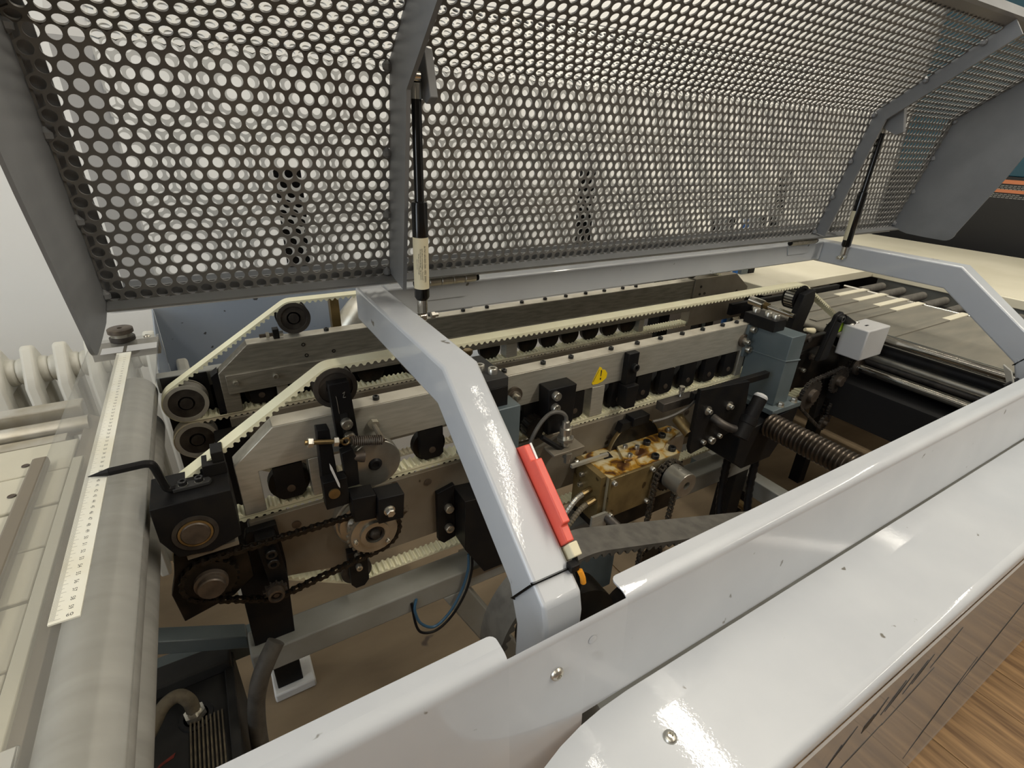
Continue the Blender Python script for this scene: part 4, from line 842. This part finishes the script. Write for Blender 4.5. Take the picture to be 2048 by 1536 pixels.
for x0, z0, x1, z1, w_ in ((.690, -.506, .640, -.545, .004), (.619, -.507, .592, -.54, .004), (.605, -.507, .575, -.545, .003), (.572, -.507, .538, -.547, .004), (.556, -.507, .528, -.545, .003), (.519, -.507, .498, -.543, .004), (.500, -.52, .490, -.545, .012), (.461, -.508, .424, -.552, .004), (.440, -.52, .425, -.56, .003),
        (.663, -.560, .560, -.590, .003), (.56, -.586, .45, -.61, .003), (.45, -.606, .37, -.63, .003), (1.103, -.694, .985, -.79, .006), (1.09, -.71, .97, -.82, .005), (.976, -.75, .890, -.90, .005), (.965, -.765, .88, -.93, .005), (.955, -.80, .875, -.95, .004), (1.15, -.66, 1.03, -.76, .006), (1.25, -.58, 1.12, -.67, .006)):
    dx, dz = x1 - x0, z1 - z0; L_ = math.hypot(dx, dz); w_ *= 1.5; nx, nz = -dz / L_ * w_, dx / L_ * w_
    stroke.prism([(x0, z0), (x0 + dx * .5 + nx * .5, z0 + dz * .5 + nz * .5), (x1, z1), (x0 + dx * .5 - nx * .5, z0 + dz * .5 - nz * .5)], .0793, .0798, 'Y')
add('printed_strokes', stroke, 'ink', ms, kind='stuff')

# ================================================================ LEFT: ruler, cover, infeed
add('end_shield', MB().box(-.112, -.040, 1.000, 1.003, -.60, -.405), 'blackcab', None, 'small black plate close behind the two rear left pulleys', 'shield')
cs = thing('clear_cover', (-.155, .65, -.362), 'long clear acrylic cover plate over the infeed rollers', 'cover plate')
add('sheet', MB().box(-.207, -.1042, .19, 1.108, -.3625, -.3575), 'plexi', cs, bevel=.0008)
add('end_clamp', MB().box(-.150, -.106, 1.03, 1.06, -.3575, -.3572), 'lightbox', cs); add('end_clamp', MB().box(-.186, -.155, 1.03, 1.06, -.3575, -.3572), 'lightbox', cs)
inst('screw', SC['dm'], (-.1225, 1.098, -.3575), cs, UP)
add('end_bracket', MB().box(-.205, -.106, 1.075, 1.107, -.385, -.363), 'oldsteel', cs)
ru = thing('steel_ruler', (-.152, .72, -.357), 'white centimetre ruler lying along the clear cover', 'ruler')
add('scale', MB().box(-.1625, -.1420, .4135, 1.0225, -.3573, -.3558), 'ruler', ru, label='white scale with black figures')
tk = MB()
for k in range(0, 601):
    y = .4168 + (600 - k) * .001; L_ = .0075 if k % 10 == 0 else (.0055 if k % 5 == 0 else .0038)
    tk.add([(-.1623, y - .00012, -.35575), (-.1623 + L_, y - .00012, -.35575), (-.1623 + L_, y + .00012, -.35575), (-.1623, y + .00012, -.35575)], [(0, 1, 2, 3)])
for k in range(1, 61):
    y = .4168 + (60 - k) * .01
    if k == 60: text_into(tk, '60', .0050, (-.1492, y + .0015, -.35575), (1, 0, 0), (0, 1, 0))
    else: text_into(tk, str(k), .0046, (-.1495, y, -.35575), (0, -1, 0), (1, 0, 0))
add('scale_marks', tk, 'ink', ru, kind='stuff')
kn = thing('knurled_knob', (-.158, 1.095, -.357), 'double disc brown steel knob on the far end of the cover', 'knob')
add('upper_disc', MB().lathe((-.158, 1.092, -.357), (0, 0, 1), [(.018, .0145), (.0195, .0155), (.0195, .0225), (.018, .0235), (.004, .0235), (.0035, .019), (.0001, .019)], 32, False), 'rust', kn)
add('neck', MB().cyl((-.158, 1.092, -.349), (-.158, 1.092, -.3425), .0165, 24), 'wheel', kn)
add('lower_disc', MB().lathe((-.158, 1.092, -.357), (0, 0, 1), [(.018, 0), (.0195, .001), (.0195, .0075), (.018, .0085)], 32), 'pulley', kn)
for (xc, zc, rad_, m, lab, y1) in ((-.1525, -.4335, .0315, 'roller', 'upper grey infeed roller lying along under the clear cover', 1.02), (-.1605, -.5030, .0345, 'roller', 'lower grey infeed roller partly hidden below the upper roller', 1.02)):
    g = thing('infeed_roller', (xc, .6, zc - .036), lab, 'roller', 'infeed rollers')
    add('sleeve', MB().lathe((xc, .15, zc), (0, 1, 0), [(rad_ - .003, 0), (rad_, .001), (rad_, y1 - .151), (rad_ - .003, y1 - .15)], 48), m, g); add('shaft', MB().cyl((xc, .10, zc), (xc, y1 + .05, zc), .010, 16), 'wheel', g)
it = thing('infeed_table', (-.7, .6, -.44), 'infeed table of cream boards and aluminium rails left of the rollers', 'table')
for k, (y0, y1) in enumerate(((.782, .862), (.699, .778), (.616, .695), (.533, .612), (.45, .529), (.367, .446), (.284, .363))):
    b = add('board', MB().box(-1.5, -.212, y0, y1, -.436, -.420 + (.001 if k % 2 else 0)), 'cream', it, bevel=.0015)
    for x in (-.262, -.55): add('countersunk_screw', MB().lathe((x, (y0 + y1) / 2 - .014 + .01 * (k % 2), -.4192 + (.001 if k % 2 else 0)), (0, 0, 1), [(.0045, 0), (.004, .0006), (.0018, -.0003)], 12), 'rust', b)
add('guide_bar', MB().box(-1.5, -.215, .945, .975, -.43, -.405), 'alu', it, bevel=.002)
add('round_rail', MB().cyl((-1.5, .915, -.425), (-.205, .915, -.425), .014, 20), 'alu', it)
add('edge_bar', MB().box(-1.5, -.23, .872, .896, -.44, -.424), 'alu', it, bevel=.001)
add('bearer', MB().box(-1.45, -.22, .30, .33, -.50, -.4365), 'dark', it); add('bearer', MB().box(-1.45, -.22, .83, .86, -.50, -.4365), 'dark', it)
for x in (-1.4, -.60):
    for y in (.315, .845): add('leg', MB().box(x - .02, x + .02, y - .015, y + .015, FZ, -.5002), 'dark', it)
tr_ = thing('infeed_tray', (-.23, .5, -.47), 'narrow metal infeed tray with long bars and a bright plate under the clear cover', 'tray')
add('slanted_plate', MB().prism([(-.2115, -.424), (-.188, -.440), (-.188, -.444), (-.2115, -.428)], .15, .95, 'Y'), 'tray', tr_)
add('brown_bar', MB().box(-.2505, -.2335, .15, .80, -.4185, -.406), 'traybar', tr_, bevel=.003)
add('light_strip', MB().box(-.2105, -.199, .15, .80, -.4235, -.417), 'cream', tr_, bevel=.001)
add('bright_plate', MB().box(-.255, -.1865, .333, .365, -.4165, -.412), 'chrome', tr_, bevel=.002)
add('grey_plate', MB().box(-.255, -.1865, .270, .332, -.4165, -.411), 'machine', tr_, bevel=.002)
add('dark_patch', MB().box(-.285, -.2515, .43, .50, -.4185, -.412), 'darkgrey', tr_, bevel=.002)

# sheet metal trough behind the left end
tg = thing('sheet_metal_trough', (.1, 1.2, -.60), 'blue grey speckled sheet metal trough behind the rear rail', 'trough')
add('back_panel', MB().box(-.115, .62, 1.245, 1.248, -.60, -.3465), 'trough', tg)
add('side_panel', MB().prism([(1.245, -.3465), (1.245, -.60), (1.04, -.60), (1.07, -.415)], -.118, -.1155, 'X'), 'trough', tg)
add('floor_panel', MB().prism([(1.242, -.50), (1.242, -.503), (1.035, -.600), (1.035, -.597)], -.115, .62, 'X'), 'trough', tg)
add('rim', MB().box(-.118, .62, 1.2485, 1.262, -.352, -.3465), 'trough', tg)
for x, m in ((.195, 'brass'), (.26, 'lightbox')): add('stay', MB().box(x, x + .018, 1.03, 1.05, -.46, -.30), m, tg, bevel=.001)
add('duct', MB().tube(smooth_path([(.24, 1.15, -.44), (.30, 1.15, -.37), (.38, 1.16, -.35), (.5, 1.18, -.36)], 5), .04, 18), 'alu', tg)
nb = thing('adjusting_screw', (.085, .975, -.351), 'small bolt with lock nut on top of the rear rail left of its pulley', 'bolt')
add('bolt', MB().cyl((.055, .974, -.343), (.078, .974, -.343), .0035, 10), 'rust', nb); add('nut', MB().cyl((.066, .974, -.343), (.0715, .974, -.343), .0062, 6), 'bolt', nb); add('lug', MB().box(.078, .088, .967, .982, -.3508, -.332), 'dark', nb); add('lock_nut', MB().cyl((.0885, .974, -.343), (.095, .974, -.343), .0055, 6), 'bolt', nb)
add('pulley_post', MB().box(.107, .125, .990, 1.001, -.47, -.30), 'dark', None, 'dark post behind the rear upper pulley', 'post')

add('rear_shield', MB().box(-.118, .42, 1.033, 1.036, -.635, -.438), 'blackcab', None, 'black sheet shield behind the rear left pulleys', 'shield')
# black blower box bottom left
bx = thing('blower_box', (-.16, .55, FZ), 'black ribbed control box with hose and cable gland on the floor at lower left', 'box')
add('case', MB().box(-.262, -.088, .25, .705, FZ + .0055, -.775), 'darkgrey', bx, bevel=.004)
add('lid_rim', MB().box(-.26, -.09, .665, .704, -.7748, -.752), 'darkgrey', bx, bevel=.003)
add('side_rim', MB().box(-.101, -.088, .25, .6645, -.7748, -.766), 'darkgrey', bx, bevel=.002)
for k in range(9): add('louvre', MB().box(-.150 + k * .0050, -.1480 + k * .0050, .33, .602, -.7748, -.771), 'hose', bx)
add('gland_ring', MB().lathe((-.142, .610, -.7749), (0, 0, 1), [(.016, 0), (.016, .002), (.022, .002), (.0225, 0)], 22), 'blackcab', bx)
add('gland_nut', MB().lathe((-.142, .612, -.7748), (-.1, .1, 1), [(.0145, 0), (.0145, .009), (.010, .0095), (.010, .014)], 6), 'bolt', bx)
add('woven_hose', MB().tube(smooth_path([(-.143, .613, -.763), (-.145, .617, -.745), (-.156, .622, -.733), (-.175, .618, -.738), (-.195, .60, -.757), (-.23, .58, -.79)], 6), .0092, 12), 'hose', bx)
add('red_mark', MB().prism([(-.192, .556), (-.170, .563), (-.168, .569), (-.186, .562)], -.7748, -.7742, 'Z'), 'redmark', bx, label='smeared red mark')
add('lower_gland', MB().lathe((-.172, .500, -.7748), (0, 0, 1), [(.02, 0), (.02, .002), (.013, .003), (.013, .010), (.009, .012)], 16), 'pulley', bx)
add('gland_loop', MB().tube(smooth_path([(-.176, .500, -.764), (-.177, .505, -.748), (-.185, .512, -.742), (-.194, .510, -.755), (-.2, .505, -.7740)], 5), .006, 10), 'bolt', bx)
add('rubber_hose', MB().tube(smooth_path([(-.020, .575, -.650), (-.036, .565, -.668), (-.052, .56, -.700), (-.064, .56, -.752), (-.072, .555, -.84), (-.074, .53, -1.0), (-.07, .45, -1.15)], 6), .012, 12), 'rubbertop', None, 'dark ribbed hose hanging between the black box and the beam', 'hose')
bc = thing('blue_hose', (.23, .60, -.80), 'pair of blue air hoses looping below the dusty beam', 'hose')
add('hose', MB().tube(smooth_path([(.292, .600, -.655), (.291, .600, -.69), (.278, .600, -.735), (.252, .598, -.775), (.222, .596, -.790), (.198, .597, -.768), (.190, .600, -.735), (.196, .606, -.717)], 6), .0025, 8), 'blue', bc)
add('hose', MB().tube(smooth_path([(.299, .600, -.66), (.297, .598, -.695), (.284, .596, -.738), (.258, .594, -.777), (.226, .592, -.796), (.20, .594, -.79), (.19, .598, -.77), (.187, .606, -.722)], 6), .0023, 8), 'dark', bc)
for k, (x, y) in enumerate(((.95, .585), (1.02, .56))):
    pp = smooth_path([(x, y, -.645), (x - .005, y - .01, -.75), (x - .02, y - .04, -.86), (x - .06, y - .08, -1.0), (x - .1, y - .1, -1.15)], 14)
    add('corrugated_hose', MB().tube(pp, 0, 10, [.0080 + .0015 * (i % 2) for i in range(len(pp))]), 'dark', None, ('left' if k == 0 else 'right') + ' dark corrugated cable hose hanging under the black carrier block', 'hose')
add('yellow_hose', MB().tube(smooth_path([(1.15, .68, -.90), (1.25, .62, -.98), (1.35, .55, -1.05), (1.5, .5, -1.10)], 6), .012, 10), 'amberdark', None, 'dull yellow hose on the floor below the screw spindle', 'hose')
add('cable_bundle', MB().tube(smooth_path([(1.10, .62, -.98), (1.22, .52, -1.04), (1.34, .44, -1.10)], 6), .016, 10), 'blackcab', None, 'black cable bundle on the floor below the screw spindle', 'cable')
